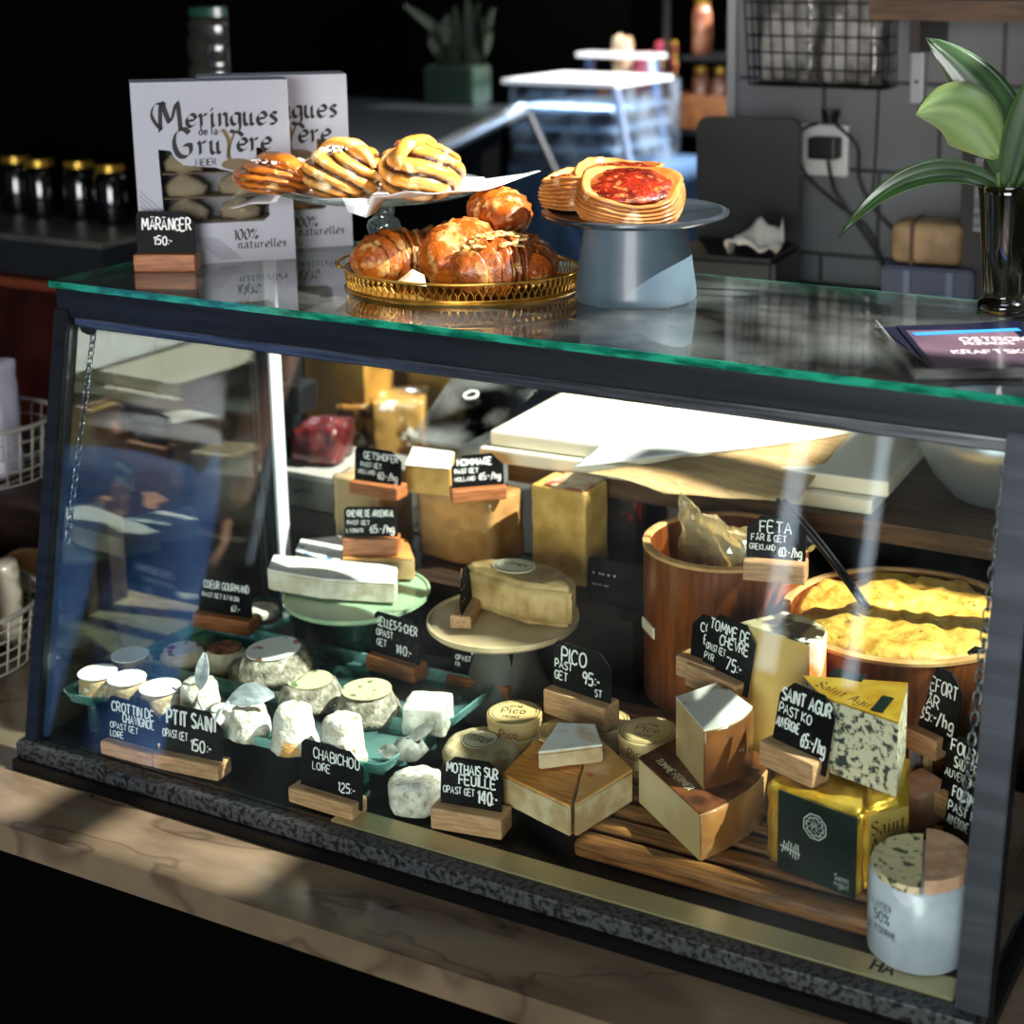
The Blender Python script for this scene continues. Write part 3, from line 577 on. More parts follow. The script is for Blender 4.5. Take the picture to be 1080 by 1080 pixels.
# Pico boxes
ply = mat('poplar_box', 'D9BC83', .55, col2='C8A567', ns=24, stretch=(1, 1, 6))
def cheese_box(pos, r, h, rz, label):
    t = thing('cheese_box', label, 'cheese box', pos, rz, 'round poplar cheese boxes')
    bm = BM(); lathe(bm, [(0, 0), (r*.97, 0), (r*.97, h*.5), (r, h*.5), (r, h-.001), (r-.001, h), (0, h)], 40); obj('box', bm, ply, t, angle=40)
    bm = BM()
    for rr, wd in ((.92, .0009), (.8, .0006)): ribbon(bm, [(r*rr*math.cos(2*PI*k/48), r*rr*math.sin(2*PI*k/48)) for k in range(49)], wd, m=TR(0, 0, h+.0006, rx=-PI/2))
    write(bm, 'Pico', 0, -.004, .013, .0012, align='c', m=TR(0, 0, h+.0006, rx=-PI/2)); write(bm, 'AFFINE', 0, .010, .005, .0006, align='c', m=TR(0, 0, h+.0006, rx=-PI/2)); write(bm, 'FRANCE', 0, -.015, .005, .0006, align='c', m=TR(0, 0, h+.0006, rx=-PI/2))
    obj('print', bm, mat('olive_ink', '3A3A1A', .6), t)
    bm = BM(); pts = []
    write(bm, 'Pico', 0, h*.15, h*.5, .0011, align='c', y=-r*.98-.0015); obj('side_print', bm, mat('rust_ink', '7A3A1E', .6), t)
    return t
cheese_box((0.5471, 0.2210, 0.0510), .0310, .018, .2, 'lower poplar box of the stack left of the tag reading 95'); cheese_box((0.5447, 0.2255, 0.0695), .0315, .019, .35, 'upper poplar box of the stack left of the tag reading 95')
cheese_box((0.6073, 0.2332, 0.0510), .0310, .026, -.2, 'poplar box directly under the wooden foot of the tag reading 95'); cheese_box((0.6342, 0.2714, 0.0510), .0310, .027, .3, 'poplar box under the right side of the tag reading 95')
cheese_box((0.7049, 0.2473, 0.0510), .0330, .019, -.1, 'lower poplar box of the stack touching the orange square cheese'); cheese_box((0.7030, 0.2512, 0.0705), .0345, .019, .1, 'upper poplar box of the stack touching the orange square cheese')
# orange square cheese, two blocks
og = mat('orange_rind', 'E2953C', .5, col2='C07428', ns=30, contrast=(.4, .65), stretch=(1, 5, 1), col3='E8C58C', ns3=50, c3=(.58, .7), bump=.15, bs=120)
og_side = mat('orange_cheese_side', 'D5C099', .5, col2='B99A6A', ns=40, bump=.2, bs=120)
def two_tone(name, label, pos, poly, h, m_side, m_top, group=None, seed=1, rz=0, amp=.0008, part='rind', res=.014, th=.0022, cat='cheese', tilt=(0, 0)):
    t = thing(name, label, cat, pos, rz, group, rx=tilt[0], ry=tilt[1])
    bm = BM(); prism(bm, poly, 0, h-th); bmesh.ops.bevel(bm, geom=list(bm.edges), offset=.002, segments=2, affect='EDGES'); refine(bm, res); rough(bm, amp, 60, seed, keep_base=.002); obj('body', bm, m_side, t, smooth=False, angle=50)
    bm = BM(); prism(bm, poly, h-th-.0004, h); bmesh.ops.bevel(bm, geom=[e for e in bm.edges], offset=.0009, segments=1, affect='EDGES'); refine(bm, res); rough(bm, amp, 60, seed, keep_base=h); obj(part, bm, m_top, t)
    return t
def loc_poly(pos, pts): return [(a[0]-pos[0], a[1]-pos[1]) for a in pts]
pA = (0.6736, 0.1074, 0.0505)
two_tone('orange_rind_cheese', 'left block of the orange square cheese with ridged rind', pA, loc_poly(pA, [(0.6041, 0.1031, 0.0505), (0.7025, 0.0765, 0.0505), (0.6713, 0.1581, 0.0505), (0.5982, 0.1816, 0.0505)]), .036, og_side, og, 'blocks of orange rind cheese', 1)
two_tone('orange_rind_cheese', 'right block of the orange square cheese carrying the small white wedge', pA, loc_poly(pA, [(0.7068, 0.0767, 0.0505), (0.7270, 0.1680, 0.0505), (0.6395, 0.2305, 0.0505), (0.6011, 0.1830, 0.0505), (0.6732, 0.1590, 0.0505)]), .038, og_side, mat('orange_rind_label', 'DDA055', .5, col2='E9C08A', ns=30, contrast=(.5, .65), col3='C85A3A', ns3=40, c3=(.62, .66)), 'blocks of orange rind cheese', 2)
pB = (0.6680, 0.1402, 0.0895)
brie_side = mat('brie_side', 'D9C09A', .5, col2='BE9C74', ns=40, bump=.1)
two_tone('soft_cheese_wedge', 'small white topped wedge resting on the orange square cheese', (pB[0], pB[1], .0892), loc_poly(pB, [(0.6385, 0.1212, 0.0895), (0.6919, 0.1656, 0.0895), (0.6623, 0.2028, 0.0895), (0.6228, 0.1883, 0.0895)]), .021, brie_side, mat('bloomy_rind', 'F2EDE3', .7, col2='D9BC98', ns=40, contrast=(.5, .7)), None, 3)
block('cheese_offcut', 'small tan offcut behind the left orange block', (0.5955, 0.2089, 0.0505), .030, .026, .024, rind_tan, .3, 5)
# tommes
film_brown = mat('brown_rind_in_film', '7A4A26', .18, col2='4E2C14', ns=16, contrast=(.35, .7), coat=.7, bump=.15, bs=50)
dark_rind = mat('dark_printed_rind', '3A1D12', .4, col2='6A3A1E', ns=40)
tan_paste = mat('tan_paste_in_film', 'C7A878', .3, col2='B49361', ns=12, coat=.5, bump=.05, bs=30)
pT = (0.8055, 0.1599, 0.0505)
def wedge_cheese(name, label, pos, poly_cut, h, m_cut, m_rind, m_top, group=None, curve=6, arc=.012, rind_side=(0,), seed=1):
    """poly_cut: corner list; edges in rind_side bulge out and carry the rind part"""
    t = thing(name, label, 'cheese', pos, 0, group)
    pts = [Vector((a[0]-pos[0], a[1]-pos[1])) for a in poly_cut]; c = sum(pts, Vector((0, 0)))/len(pts)
    out = []; rinds = []
    for i, p in enumerate(pts):
        q = pts[(i+1) % len(pts)]
        if i in rind_side:
            nrm = Vector((q.y-p.y, -(q.x-p.x))).normalized()
            if nrm.dot((p+q)/2-c) < 0: nrm = -nrm
            seg = [p.lerp(q, k/curve) + nrm*arc*math.sin(PI*k/curve) for k in range(curve+1)]
            rinds.append((seg, nrm)); out += seg[:-1]
        else: out.append(p)
    bm = BM(); prism(bm, [tuple(v) for v in out], 0, h-.002); refine(bm, .016); obj('body', bm, m_cut, t)
    for seg, nrm in rinds:
        ol = [tuple(v - nrm*.0005) for v in seg] + [tuple(v + nrm*.0022) for v in seg[::-1]]
        bm = BM(); prism(bm, ol, .0005, h-.0025); bmesh.ops.bevel(bm, geom=list(bm.edges), offset=.0006, segments=1, affect='EDGES'); obj('side_rind', bm, m_rind, t, angle=50)
    bm = BM(); prism(bm, [tuple(v) for v in out], h-.002, h); obj('top_rind', bm, m_top, t)
    return t, out
t, ol = wedge_cheese('tomme_wedge', 'large pale wedge with dark printed rind lying under the upright brown wedge', pT, [(0.7325, 0.1706, 0.0505), (0.8384, 0.0966, 0.0505), (0.8604, 0.2249, 0.0505), (0.7633, 0.2770, 0.0505)], .052, mat('pale_tomme', 'D2BE93', .35, col2='BFA574', ns=10, coat=.4), mat('tan_tomme_rind', 'B98A55', .3, col2='8C5C30', ns=18, coat=.5), dark_rind, rind_side=(1,))
bm = BM()
p0 = Vector((0.7433, 0.1719, 0.1030))-Vector((pT[0], pT[1], 0)); p1 = Vector((0.8311, 0.1117, 0.1030))-Vector((pT[0], pT[1], 0))
write(bm, 'TOMME FERMIER', 0, 0, .008, .0013, m=Matrix.Translation((p0.x+.008, p0.y-.001, .0526)) @ Matrix.Rotation(math.atan2(p1.y-p0.y, p1.x-p0.x), 4, 'Z') @ Matrix.Rotation(-PI/2, 4, 'X'), maxw=.075)
obj('lettering', bm, mat('cream_print', 'E8D8B8', .6), t)
pU = (0.8137, 0.1720, 0.1035)
t, ol = wedge_cheese('tomme_wedge', 'upright film wrapped wedge with brown rind carrying the Tomme de Chèvre tag', (pU[0], pU[1], .1030), [(0.7652, 0.1931, 0.1035), (0.8223, 0.1396, 0.1035), (0.8463, 0.2080, 0.1035), (0.7910, 0.2458, 0.1035)], .066, tan_paste, film_brown, mat('wrapped_label_top', 'E6DFD4', .25, col2='8C5C38', ns=22, contrast=(.5, .6), coat=.5), rind_side=(1,), arc=.010)
pW = (.850, .270, .0505)
t, ol = wedge_cheese('orange_rind_wedge', 'tall yellow half wheel with orange rind behind the Tomme de Chèvre tag', pW, [(.804, .268), (.890, .252), (.892, .296), (.836, .316)], .180, mat('yellow_paste', 'E2C177', .4, col2='D6AE60', ns=14, coat=.3), mat('orange_white_rind', 'D9772E', .5, col2='E8DDCB', ns=12, contrast=(.5, .6)), mat('printed_top_rind', '3A2A18', .4, col2='C9B98E', ns=26, contrast=(.48, .56), col3='E9E4D8', ns3=30, c3=(.6, .64)), rind_side=(1, 2), arc=.006)
# gold and black packs
gold = mat('gold_foil', 'C98F1C', .30, .6, col2='EBC24C', ns=30, contrast=(.35, .65), bump=1.0, bs=46)
navy = mat('black_green_wrap', '07120F', .28, col2='10261F', ns=5, coat=.4)
pale_gold = mat('pale_gold_wrap', 'C7AC5E', .35, .35, col2='A88A3C', ns=10)
def pack(label, pos, poly, h, mats_, texts, grp='blue cheese packs in gold foil'):
    t = thing('cheese_pack', label, 'cheese pack', pos, 0, grp)
    bm = BM(); prism(bm, poly, 0, h); bmesh.ops.bevel(bm, geom=list(bm.edges), offset=.004, segments=2, affect='EDGES'); refine(bm, .012); rough(bm, .0030, 60, 3, keep_base=.003); obj('foil', bm, mats_[0], t, smooth=True)
    return t
pP = (0.9537, 0.1215, 0.0505)
q0, q1, q2, q3 = [Vector((a[0]-pP[0], a[1]-pP[1])) for a in ((0.8977, 0.1257, 0.0505), (1.0020, 0.1039, 0.0505), (1.0010, 0.1823, 0.0505), (0.8948, 0.2038, 0.0505))]
t = pack('black and gold foil pack with octagonal emblem standing beside the white wrapped drum', pP, [tuple(q0), tuple(q1), tuple(q2), tuple(q3)], .086, [gold], None)
ang = math.atan2((q1-q0).y, (q1-q0).x); LW = (q1-q0).length
M = Matrix.Translation((q0.x, q0.y, 0)) @ Matrix.Rotation(ang, 4, 'Z')
bm = BM(); box(bm, LW*.56, -.0018, .042, LW*.84, .0030, .084, .0012, m=M); s = obj('sleeve', bm, navy, t, 'black green paper sleeve')
bm = BM()
c = (LW*.55, .060)
for k in range(8):
    a0, a1 = 2*PI*(k+.5)/8, 2*PI*(k+1.5)/8
    ribbon(bm, [(c[0]+.0135*math.cos(a0), c[1]+.0135*math.sin(a0)), (c[0]+.0135*math.cos(a1), c[1]+.0135*math.sin(a1))], .0012, y=-.0040, m=M)
    ribbon(bm, [(c[0]+.011*math.cos(a0), c[1]+.011*math.sin(a0)), (c[0]+.011*math.cos(a1+.5), c[1]+.011*math.sin(a1+.5))], .0008, y=-.0040, m=M)
    ribbon(bm, [(c[0]+.004*math.cos(a0), c[1]+.004*math.sin(a0)), (c[0]+.010*math.cos(a1), c[1]+.010*math.sin(a1))], .0006, y=-.0040, m=M)
write(bm, 'M', c[0], c[1]-.003, .007, .0008, y=-.0040, align='c', m=M)
for k in range(7): ribbon(bm, [(LW*.20+k*.0032, .020+.003*math.sin(k)), (LW*.20+.003+k*.0026, .033-.002*math.sin(k*2))], .0012, y=-.0040, m=M)
ribbon(bm, [(LW*.18, .027), (LW*.40, .024)], .0015, y=-.0040, m=M)
write(bm, 'Saint', LW*.85, .014, .006, .0005, y=-.0040, align='c', m=M); write(bm, 'Agur', LW*.85, .007, .007, .0005, y=-.0040, align='c', m=M)
obj('emblem', bm, mat('silver_print', 'B9BDB8', .4), s)
pQ = (0.9891, 0.1765, 0.0505)
q0, q1, q2, q3 = [Vector((a[0]-pQ[0], a[1]-pQ[1])) for a in ((1.0023, 0.1111, 0.0505), (1.0344, 0.1521, 0.0505), (1.0077, 0.2348, 0.0505), (0.9583, 0.2268, 0.0505))]
t = pack('gold foil pack with large brown lettering behind the white wrapped drum', pQ, [(q0.x+.002, q0.y), tuple(q1), tuple(q2), tuple(q3)], .090, [gold], None)
ang = math.atan2((q1-q0).y, (q1-q0).x); LW = (q1-q0).length
M = Matrix.Translation((q0.x, q0.y, 0)) @ Matrix.Rotation(ang, 4, 'Z')
bm = BM(); box(bm, LW*.54, -.0015, .043, LW*.86, .0026, .080, .001, m=M); s = obj('label_panel', bm, pale_gold, t)
bm = BM(); write(bm, 'Saint', LW*.54, .062, .014, .0022, y=-.0034, nib=.6, align='c', m=M, maxw=LW*.8); write(bm, 'Agur', LW*.54, .043, .016, .0024, y=-.0034, nib=.6, align='c', m=M, maxw=LW*.8)
obj('lettering', bm, mat('brown_ink', '4A2412', .5), s)
blue_paste = mat('blue_veined_paste', 'D6CBAE', .5, col2='33403C', ns=150, contrast=(.49, .60), col3='B99A6A', ns3=26, c3=(.58, .72), bump=.3, bs=160)
pR = (0.9886, 0.1353, 0.1365)
t, ol = wedge_cheese('blue_cheese_wedge', 'thick blue veined wedge with gold foil top lying on the gold packs', (pR[0], pR[1], .1415), [(0.9395, 0.1642, 0.1365), (1.0237, 0.1446, 0.1365), (1.0052, 0.2308, 0.1365), (0.9046, 0.1990, 0.1365)], .078, blue_paste, blue_paste, gold, rind_side=(), seed=3)
bm = BM(); ce = sum((Vector(o) for o in ol), Vector((0, 0)))/len(ol)
write(bm, 'Saint Agur', 0, -.012, .013, .0016, align='c', m=TR(ce.x-.004, ce.y-.004, .0786, rx=-PI/2, rz=-.35), nib=.6); obj('lettering', bm, mat('brown_ink', '4A2412'), t)
bm = BM(); box(bm, ce.x-.022, ce.y+.034, .0788, .034, .016, .0012, m=None); box(bm, ce.x+.030, ce.y-.012, .0788, .012, .034, .0012); obj('dark_label', bm, navy, t)
# Fourme drum
pF = (1.0695, 0.0793, 0.0330)
t = thing('blue_cheese_drum', 'white wrapped blue cheese drum with a cut pink half at the front right', 'cheese', (pF[0], pF[1]+.004, .0328), -.1)
rf, hf = .0485, .086
bm = BM(); lathe(bm, [(0, 0), (rf-.004, 0), (rf, .004), (rf+.001, hf*.5), (rf-.001, hf-.006), (rf-.004, hf-.004), (0, hf-.004)], 44); rough(bm, .0012, 45, 4, keep_base=.003); obj('wrap', bm, mat('white_waxed_wrap', 'C9CDD6', .35, col2='A9AEBB', ns=14, coat=.3, bump=.3, bs=40), t, smooth=True)
half = [(rf*.95*math.cos(a), rf*.95*math.sin(a)) for a in [PI*.62+k*PI*1.0/20 for k in range(21)]]
bm = BM(); prism(bm, half, hf-.006, hf+.002); refine(bm, .012); rough(bm, .0008, 80, 7); obj('cut_face', bm, mat('fourme_paste', 'D9C49A', .55, col2='46503F', ns=105, contrast=(.55, .61), bump=.4, bs=140), t)
half2 = [(rf*.93*math.cos(a), rf*.93*math.sin(a)) for a in [-PI*.36+k*PI*.96/20 for k in range(21)]]
bm = BM(); prism(bm, half2, hf-.006, hf+.009); refine(bm, .012); rough(bm, .0008, 80, 8); obj('pink_half', bm, mat('pink_paste', 'D9A88A', .55, col2='C78E6C', ns=60, bump=.4, bs=140), t, 'pinkish raised half of the cut face')
bm = BM()
write(bm, 'LAITIER', 0, .058, .006, .0007, y=-rf-.0022, align='c', m=TR(0, 0, 0, rz=-.35)); write(bm, '50%', 0, .045, .010, .0010, y=-rf-.0022, align='c', m=TR(0, 0, 0, rz=-.35))
write(bm, 'DE FOURME', 0, .034, .006, .0007, y=-rf-.0024, align='c', m=TR(0, 0, 0, rz=-.35)); obj('lettering', bm, mat('slate_ink', '3A4660', .6), t)
# small wedges by the right post
RW = 'small blue cheese pieces by the right post'
block('cheese_piece', 'yellow cheese piece directly under the Stilton tag', (1.0056, 0.4352, 0.0505), .075, .05, .070, paste_gold, -.2, 8, group=RW)
block('cheese_piece', 'pale cream piece between the Roquefort tag and the yellow piece', (0.9933, 0.3527, 0.0505), .04, .045, .055, paste_pale, -.5, 9, group=RW)
block('cheese_piece', 'pinkish cut piece behind the Fourme Sauternes tag', (1.0080, 0.2720, 0.0505), .045, .05, .040, mat('pink_paste', 'D9A88A'), -.5, 10, group=RW)
block('cheese_piece', 'film wrapped grey white piece right of the gold topped blue cheese', (0.9804, 0.3326, 0.0505), .030, .022, .078, mat('film_white', 'B9BDC2', .2, col2='8C929A', ns=20, coat=.6), -.5, 11, group=RW)
# dark crumpled pack behind
block('dark_wrapped_cheese', 'dark crumpled wrapped cheese between the upright wedge and the gold packs', (.884, .222, .0505), .030, .030, .058, mat('dark_crumple', '3A241C', .3, col2='D9CBB8', ns=24, contrast=(.6, .64), bump=.6, bs=60, coat=.4), -.4, 12, .003)

# ================================================================== pedestals and their cheeses
def pedestal(name, label, c, prof, m_top, m_leg, r, th):
    t = thing(name, label, 'cake stand', c, 0)
    bm = BM(); lathe(bm, prof, 44); obj('foot', bm, m_leg, t, angle=40)
    h = prof[-1][1]
    bm = BM(); lathe(bm, [(0, h), (r*.96, h), (r, h+th*.4), (r, h+th), (r*.97, h+th), (r*.96, h+th*.7), (0, h+th*.7)], 56); obj('plate', bm, m_top, t, angle=40)
    return t
green_gl = mat('dark_green_glass', '0E2A24', .1, col2='173A32', ns=6, coat=.5)
pale_green = mat('pale_green_glass', 'A5BE98', .12, coat=.5, col2='8FB08C', ns=8)
pedestal('glass_pedestal', 'green glass pedestal carrying the white brie wedges', (.240, .340, .030), [(0, 0), (.05, 0), (.052, .006), (.036, .02), (.033, .085), (.045, .098), (0, .098)], pale_green, green_gl, .093, .008)
pedestal('stone_pedestal', 'stone topped round pedestal carrying the half round tan cheese', (.463, .335, .030), [(0, 0), (.062, 0), (.062, .004), (.045, .05), (.034, .09), (.036, .108), (0, .108)], mat('pale_stone_plate', 'CDB993', .4, col2='B7A27C', ns=18), mat('grey_stone_foot', '5A564E', .6, col2='3C3A35', ns=20), .0925, .009)
bloom = mat('brie_bloom', 'F4F1E9', .7, col2='E6DFCE', ns=50, bump=.15, bs=140, sss=.15)
pC = (0.2277, 0.3048, 0.1370)
two_tone('brie_wedge', 'large white brie wedge at the front of the green pedestal', pC, loc_poly(pC, [(0.1352, 0.2938, 0.1370), (0.1090, 0.3383, 0.1370), (0.2772, 0.3778, 0.1370), (0.3096, 0.3283, 0.1370), (0.2169, 0.2995, 0.1370)]), .028, mat('brie_rind_side', 'E9E0CC', .6, col2='CFC0A2', ns=50, bump=.3, bs=150), bloom, 'cheeses on the green pedestal', 4)
pC = (0.1748, 0.3930, 0.1370)
two_tone('brie_wedge', 'low white wedge with blue printed paper behind the large brie wedge', pC, loc_poly(pC, [(0.1207, 0.3663, 0.1370), (0.1883, 0.3555, 0.1370), (0.2006, 0.3834, 0.1370), (0.1406, 0.4376, 0.1370), (0.1011, 0.4025, 0.1370)]), .026, mat('brie_rind_side', 'E9E0CC'), mat('blue_print_paper', 'E9E9E4', .6, col2='4A8AC0', ns=30, contrast=(.55, .6)), 'cheeses on the green pedestal', 5)
pC = (0.2453, 0.3908, 0.1370)
two_tone('brie_wedge', 'amber wedge under the square cornered black tag on the green pedestal', pC, loc_poly(pC, [(0.2016, 0.3620, 0.1370), (0.2857, 0.4034, 0.1370), (0.2338, 0.4600, 0.1370), (0.1605, 0.4240, 0.1370)]), .030, mat('amber_side', 'D8B987', .5, col2='C79E62', ns=30), mat('amber_top', 'C98F4E', .5, col2='B57A3A', ns=30), 'cheeses on the green pedestal', 6)
# half round cheese
pH = (0.4776, 0.3423, 0.1470)
t = thing('half_round_cheese', 'tan half round cheese with a round label on the stone pedestal', 'cheese', (pH[0], pH[1]-.004, .147), -.05)
RH = .080
ol = [(-RH, 0)] + [(RH*math.cos(a), RH*.72*math.sin(a)) for a in [PI-k*PI/22 for k in range(1, 22)]] + [(RH, 0), (RH*.3, -.014)]
bm = BM(); prism(bm, ol, 0, .052); bmesh.ops.bevel(bm, geom=list(bm.edges), offset=.006, segments=3, affect='EDGES'); refine(bm, .011); rough(bm, .0022, 70, 3, keep_base=.003); obj('body', bm, mat('tomme_tan_rind', 'DDBA7C', .65, col2='AE8A50', ns=34, contrast=(.38, .66), bump=.6, bs=170), t, smooth=True)
bm = BM(); lathe(bm, [(0, 0), (.028, 0), (.028, .0012), (0, .0012)], 36, -.018, .026, .0535, 1, .8); d = obj('paper_label', bm, mat('cream_label', 'E4D9B8'), t)
bm = BM(); write(bm, 'FERMIER', -.018, .0, .008, .001, align='c', m=TR(0, .026, .0553, rx=-PI/2)); ribbon(bm, [(.024*math.cos(a*PI/18)-.018, .019*math.sin(a*PI/18)) for a in range(37)], .0009, m=TR(0, .026, .0553, rx=-PI/2)); obj('print', bm, mat('olive_ink', '3A3A1A'), d)

# ================================================================== back row on the rear step
wrapm = mat('film_wrapped_tan', 'BC9058', .22, col2='94683A', ns=9, coat=.8, bump=.35, bs=34)
BR = 'cheeses in the back row of the case'
pK = (0.2828, 0.5163, 0.1230)
block('wrapped_cheese_block', 'large film wrapped tan cheese block under two items in the back row', (pK[0], pK[1]+.025, .1225), .128, .075, .100, wrapm, -.06, 21, .003, .008, BR)
pK = (0.1391, 0.4853, 0.1230)
block('wrapped_cheese_block', 'film wrapped pale cheese block at the left end of the back row', (pK[0], pK[1]+.03, .1225), .088, .07, .108, mat('film_wrapped_pale', 'B59A6C', .2, col2='E6DCC8', ns=9, contrast=(.5, .62), coat=.8, bump=.4, bs=34), -.1, 22, .003, .008, BR)
pK = (0.2572, 0.4865, 0.2235)
two_tone('pale_wedge', 'white topped golden wedge on the large film wrapped block beside its black tag', (pK[0], pK[1], .2240), loc_poly(pK, [(0.2218, 0.4777, 0.2235), (0.2855, 0.4918, 0.2235), (0.2502, 0.5541, 0.2235), (0.1840, 0.5492, 0.2235)]), .040, paste_gold, mat('bloomy_rind', 'F2EDE3'), BR, 7)
pK = (0.4398, 0.5105, 0.1230)
t = block('tall_cheese_wedge', 'tall golden cheese wedge standing right of the film wrapped block', (pK[0], pK[1]+.03, .1225), .082, .06, .130, paste_gold, -.02, 23, .0012, .003, BR)
bm = BM(); box(bm, .008, 0, .1315, .060, .058, .003, .001); obj('top_label', bm, mat('red_white_label', 'B59A78', .4, col2='A0402E', ns=40, contrast=(.52, .58), coat=.4), t)
block('dark_cheese_pack', 'dark red wrapped pack under the front of the film wrapped block', (0.2078, 0.5381, 0.0600), .06, .03, .055, mat('dark_red_wrap', '3A1612', .4, col2='6A3A2A', ns=20), -.05, 24, group=BR)
t = block('printed_cheese_pack', 'black pack with red print between the tall wedge and the feta tub', (0.4731, 0.6013, 0.0600), .085, .03, .165, mat('black_red_pack', '0B0A0B', .3, col2='B02A22', ns=17, contrast=(.60, .66), coat=.3), 0.0, 25, .001, group=BR)

# ================================================================== wooden tubs
def tub(label, c, r, h, r2=None, wall=.009, n=64):
    t = thing('wooden_tub', label, 'tub', c, 0, 'round wooden tubs in the case')
    bm = BM(); r2 = r2 or r
    lathe(bm, [(0, 0), (r2, 0), (r, h-.004), (r-wall*.2, h-.004), (r-wall, h-.004), (r2-wall, .008), (0, .008)], n); obj('body', bm, tub_wood, t, angle=40)
    bm = BM(); lathe(bm, [(r-wall*.95, h-.0045), (r+.001, h-.0045), (r+.001, h-.001), (r-.002, h), (r-wall+.001, h), (r-wall*.95, h-.001), (r-wall*.95, h-.0045)], n); obj('rim', bm, tub_rim, t, angle=40)
    return t
FT = (.700, .4655, .0505)
t = tub('tall wooden feta tub with a plastic bag hanging inside', FT, .100, .192)
bm = BM(); write(bm, 'FETA', 0, .062, .016, .0022, y=-.1012, align='c', m=TR(0, 0, 0, rz=.35)); ribbon(bm, [(.030*math.cos(a*PI/18), .068+.017*math.sin(a*PI/18)) for a in range(37)], .0015, y=-.1016, m=TR(0, 0, 0, rz=.35)); obj('stamp', bm, mat('burnt_ink', '2A1208'), t)
bm = BM(); box(bm, 0, -.1005, .092, .040, .002, .014, .0005, m=TR(0, 0, 0, rz=-.75)); obj('paper_strip', bm, mat('cream_label', 'E4D9B8'), t)
def crumple(bm, pts, div, amp, seed):
    """pts: 4 corner points; crumpled sheet"""
    a, b, c, d = [Vector(p) for p in pts]; nu, nv = div; g = []
    nrm = (b-a).cross(d-a).normalized()
    for i in range(nu+1):
        row = []
        for j in range(nv+1):
            u, v = i/nu, j/nv; p = a.lerp(b, u).lerp(d.lerp(c, u), v)
            row.append(bm.verts.new(p + nrm*amp*(noise.noise(p*28+Vector((seed, 0, 0)))+.6*noise.noise(p*70+Vector((seed, 3, 0))))))
        g.append(row)
    for i in range(nu):
        for j in range(nv): bm.faces.new((g[i][j], g[i+1][j], g[i+1][j+1], g[i][j+1]))
bag_m = glassy('bag_film', 'F3E8CC', .10, .06, haze='EBD9AE', hz=.75)
bm = BM()
crumple(bm, [(0.6168, 0.5173, 0.2550), (0.7410, 0.4688, 0.2550), (.80, .455, .222), (.70, .43, .262)], (22, 14), .016, 1)
crumple(bm, [(.648, .44, .30), (.76, .40, .268), (.75, .43, .18), (.65, .46, .18)], (22, 16), .016, 4)
o = solid(obj('plastic_bag', bm, bag_m), .0006); tag_it(o, 'crumpled clear plastic bag spilling over the rim of the feta tub', 'bag')
BT = (.933, .440, .0505)
tub('wide wooden tub filled with yellow cheese', BT, .138, .152, .128)
bm = BM(); prof = [(0, 0), (.05, 0), (.09, 0), (.126, 0), (.1265, .012), (.115, .022), (.10, .026), (.085, .028), (.07, .030), (.055, .031), (.04, .032), (.028, .032), (.015, .033), (0, .033)]
lathe(bm, prof, 64); 
for v in bm.verts:
    if v.co.z > .008 : v.co.z += .010*noise.noise(v.co*26) + .007*noise.noise(v.co*60+Vector((3, 1, 0)))
o = obj('crumbled_cheese', bm, mat('yellow_crumble', 'E2B450', .5, col2='BE8628', ns=60, contrast=(.42, .66), col3='7A5A22', ns3=75, c3=(.66, .72), bump=1.0, bs=110, sss=.08), smooth=True, loc=(BT[0], BT[1], .178)); tag_it(o, 'yellow crumbly cheese mass heaped in the wide wooden tub', 'cheese')
t = thing('tongs', 'long thin black tongs leaning on the wide tub of yellow cheese', 'tongs', (0, 0, 0))
for k in (0, 1):
    bm = BM(); sh = Vector((.008*k, .002*k, 0)); a = Vector((0.7643, 0.4701, 0.3000))+sh; b = Vector((0.9054, 0.3848, 0.2220))+sh*.6; tube(bm, [a.lerp(b, q/10)+Vector((0, 0, .006*math.sin(PI*q/10))) for q in range(11)], .0028, 8); obj('arm', bm, black, t, smooth=True)
bm = BM(); tube(bm, [Vector((0.8120, 0.4269, 0.2760)), Vector((0.8285, 0.4179, 0.2680))], .006, 10); obj('grip_band', bm, steel, t)

# ================================================================== boards, papers, scale on the raised shelf
def board(label, c, sx, sy, th, rz, m, g='cutting boards behind the case'):
    t = thing('cutting_board', label, 'cutting board', c, rz, g)
    bm = BM(); box(bm, 0, 0, th/2, sx, sy, th, .004); obj('slab', bm, m, t)
    return t
board('lower cream cutting board of the pair behind the tubs', (.553, .715, .2505), .56, .262, .020, .05, cream_pl)
board('upper cream cutting board of the pair with papers lying on it', (.566, .722, .2712), .565, .250, .021, .055, cream_pl)
kraft = mat('brown_print_paper', 'C9A877', .6, col2='B8935F', ns=14, stretch=(1, 5, 1), col3='7E6244', ns3=60, c3=(.64, .67))
def sheet(name, label, corners, m, amp=.0025, seed=1, cat='paper', group=None, div=(22, 14)):
    bm = BM(); crumple(bm, corners, div, amp, seed); o = solid(obj(name, bm, m, smooth=True), .0006); tag_it(o, label, cat, group); return o
sheet('paper_sheet', 'sheet of white wrapping paper lying on the cutting boards', [(0.4779, 0.4855, 0.2955), (0.7385, 0.7510, 0.2955), (0.4565, 0.8342, 0.2955), (0.4635, 0.6012, 0.2955)], paper_w, .001, 2, group='wrapping papers on the boards')
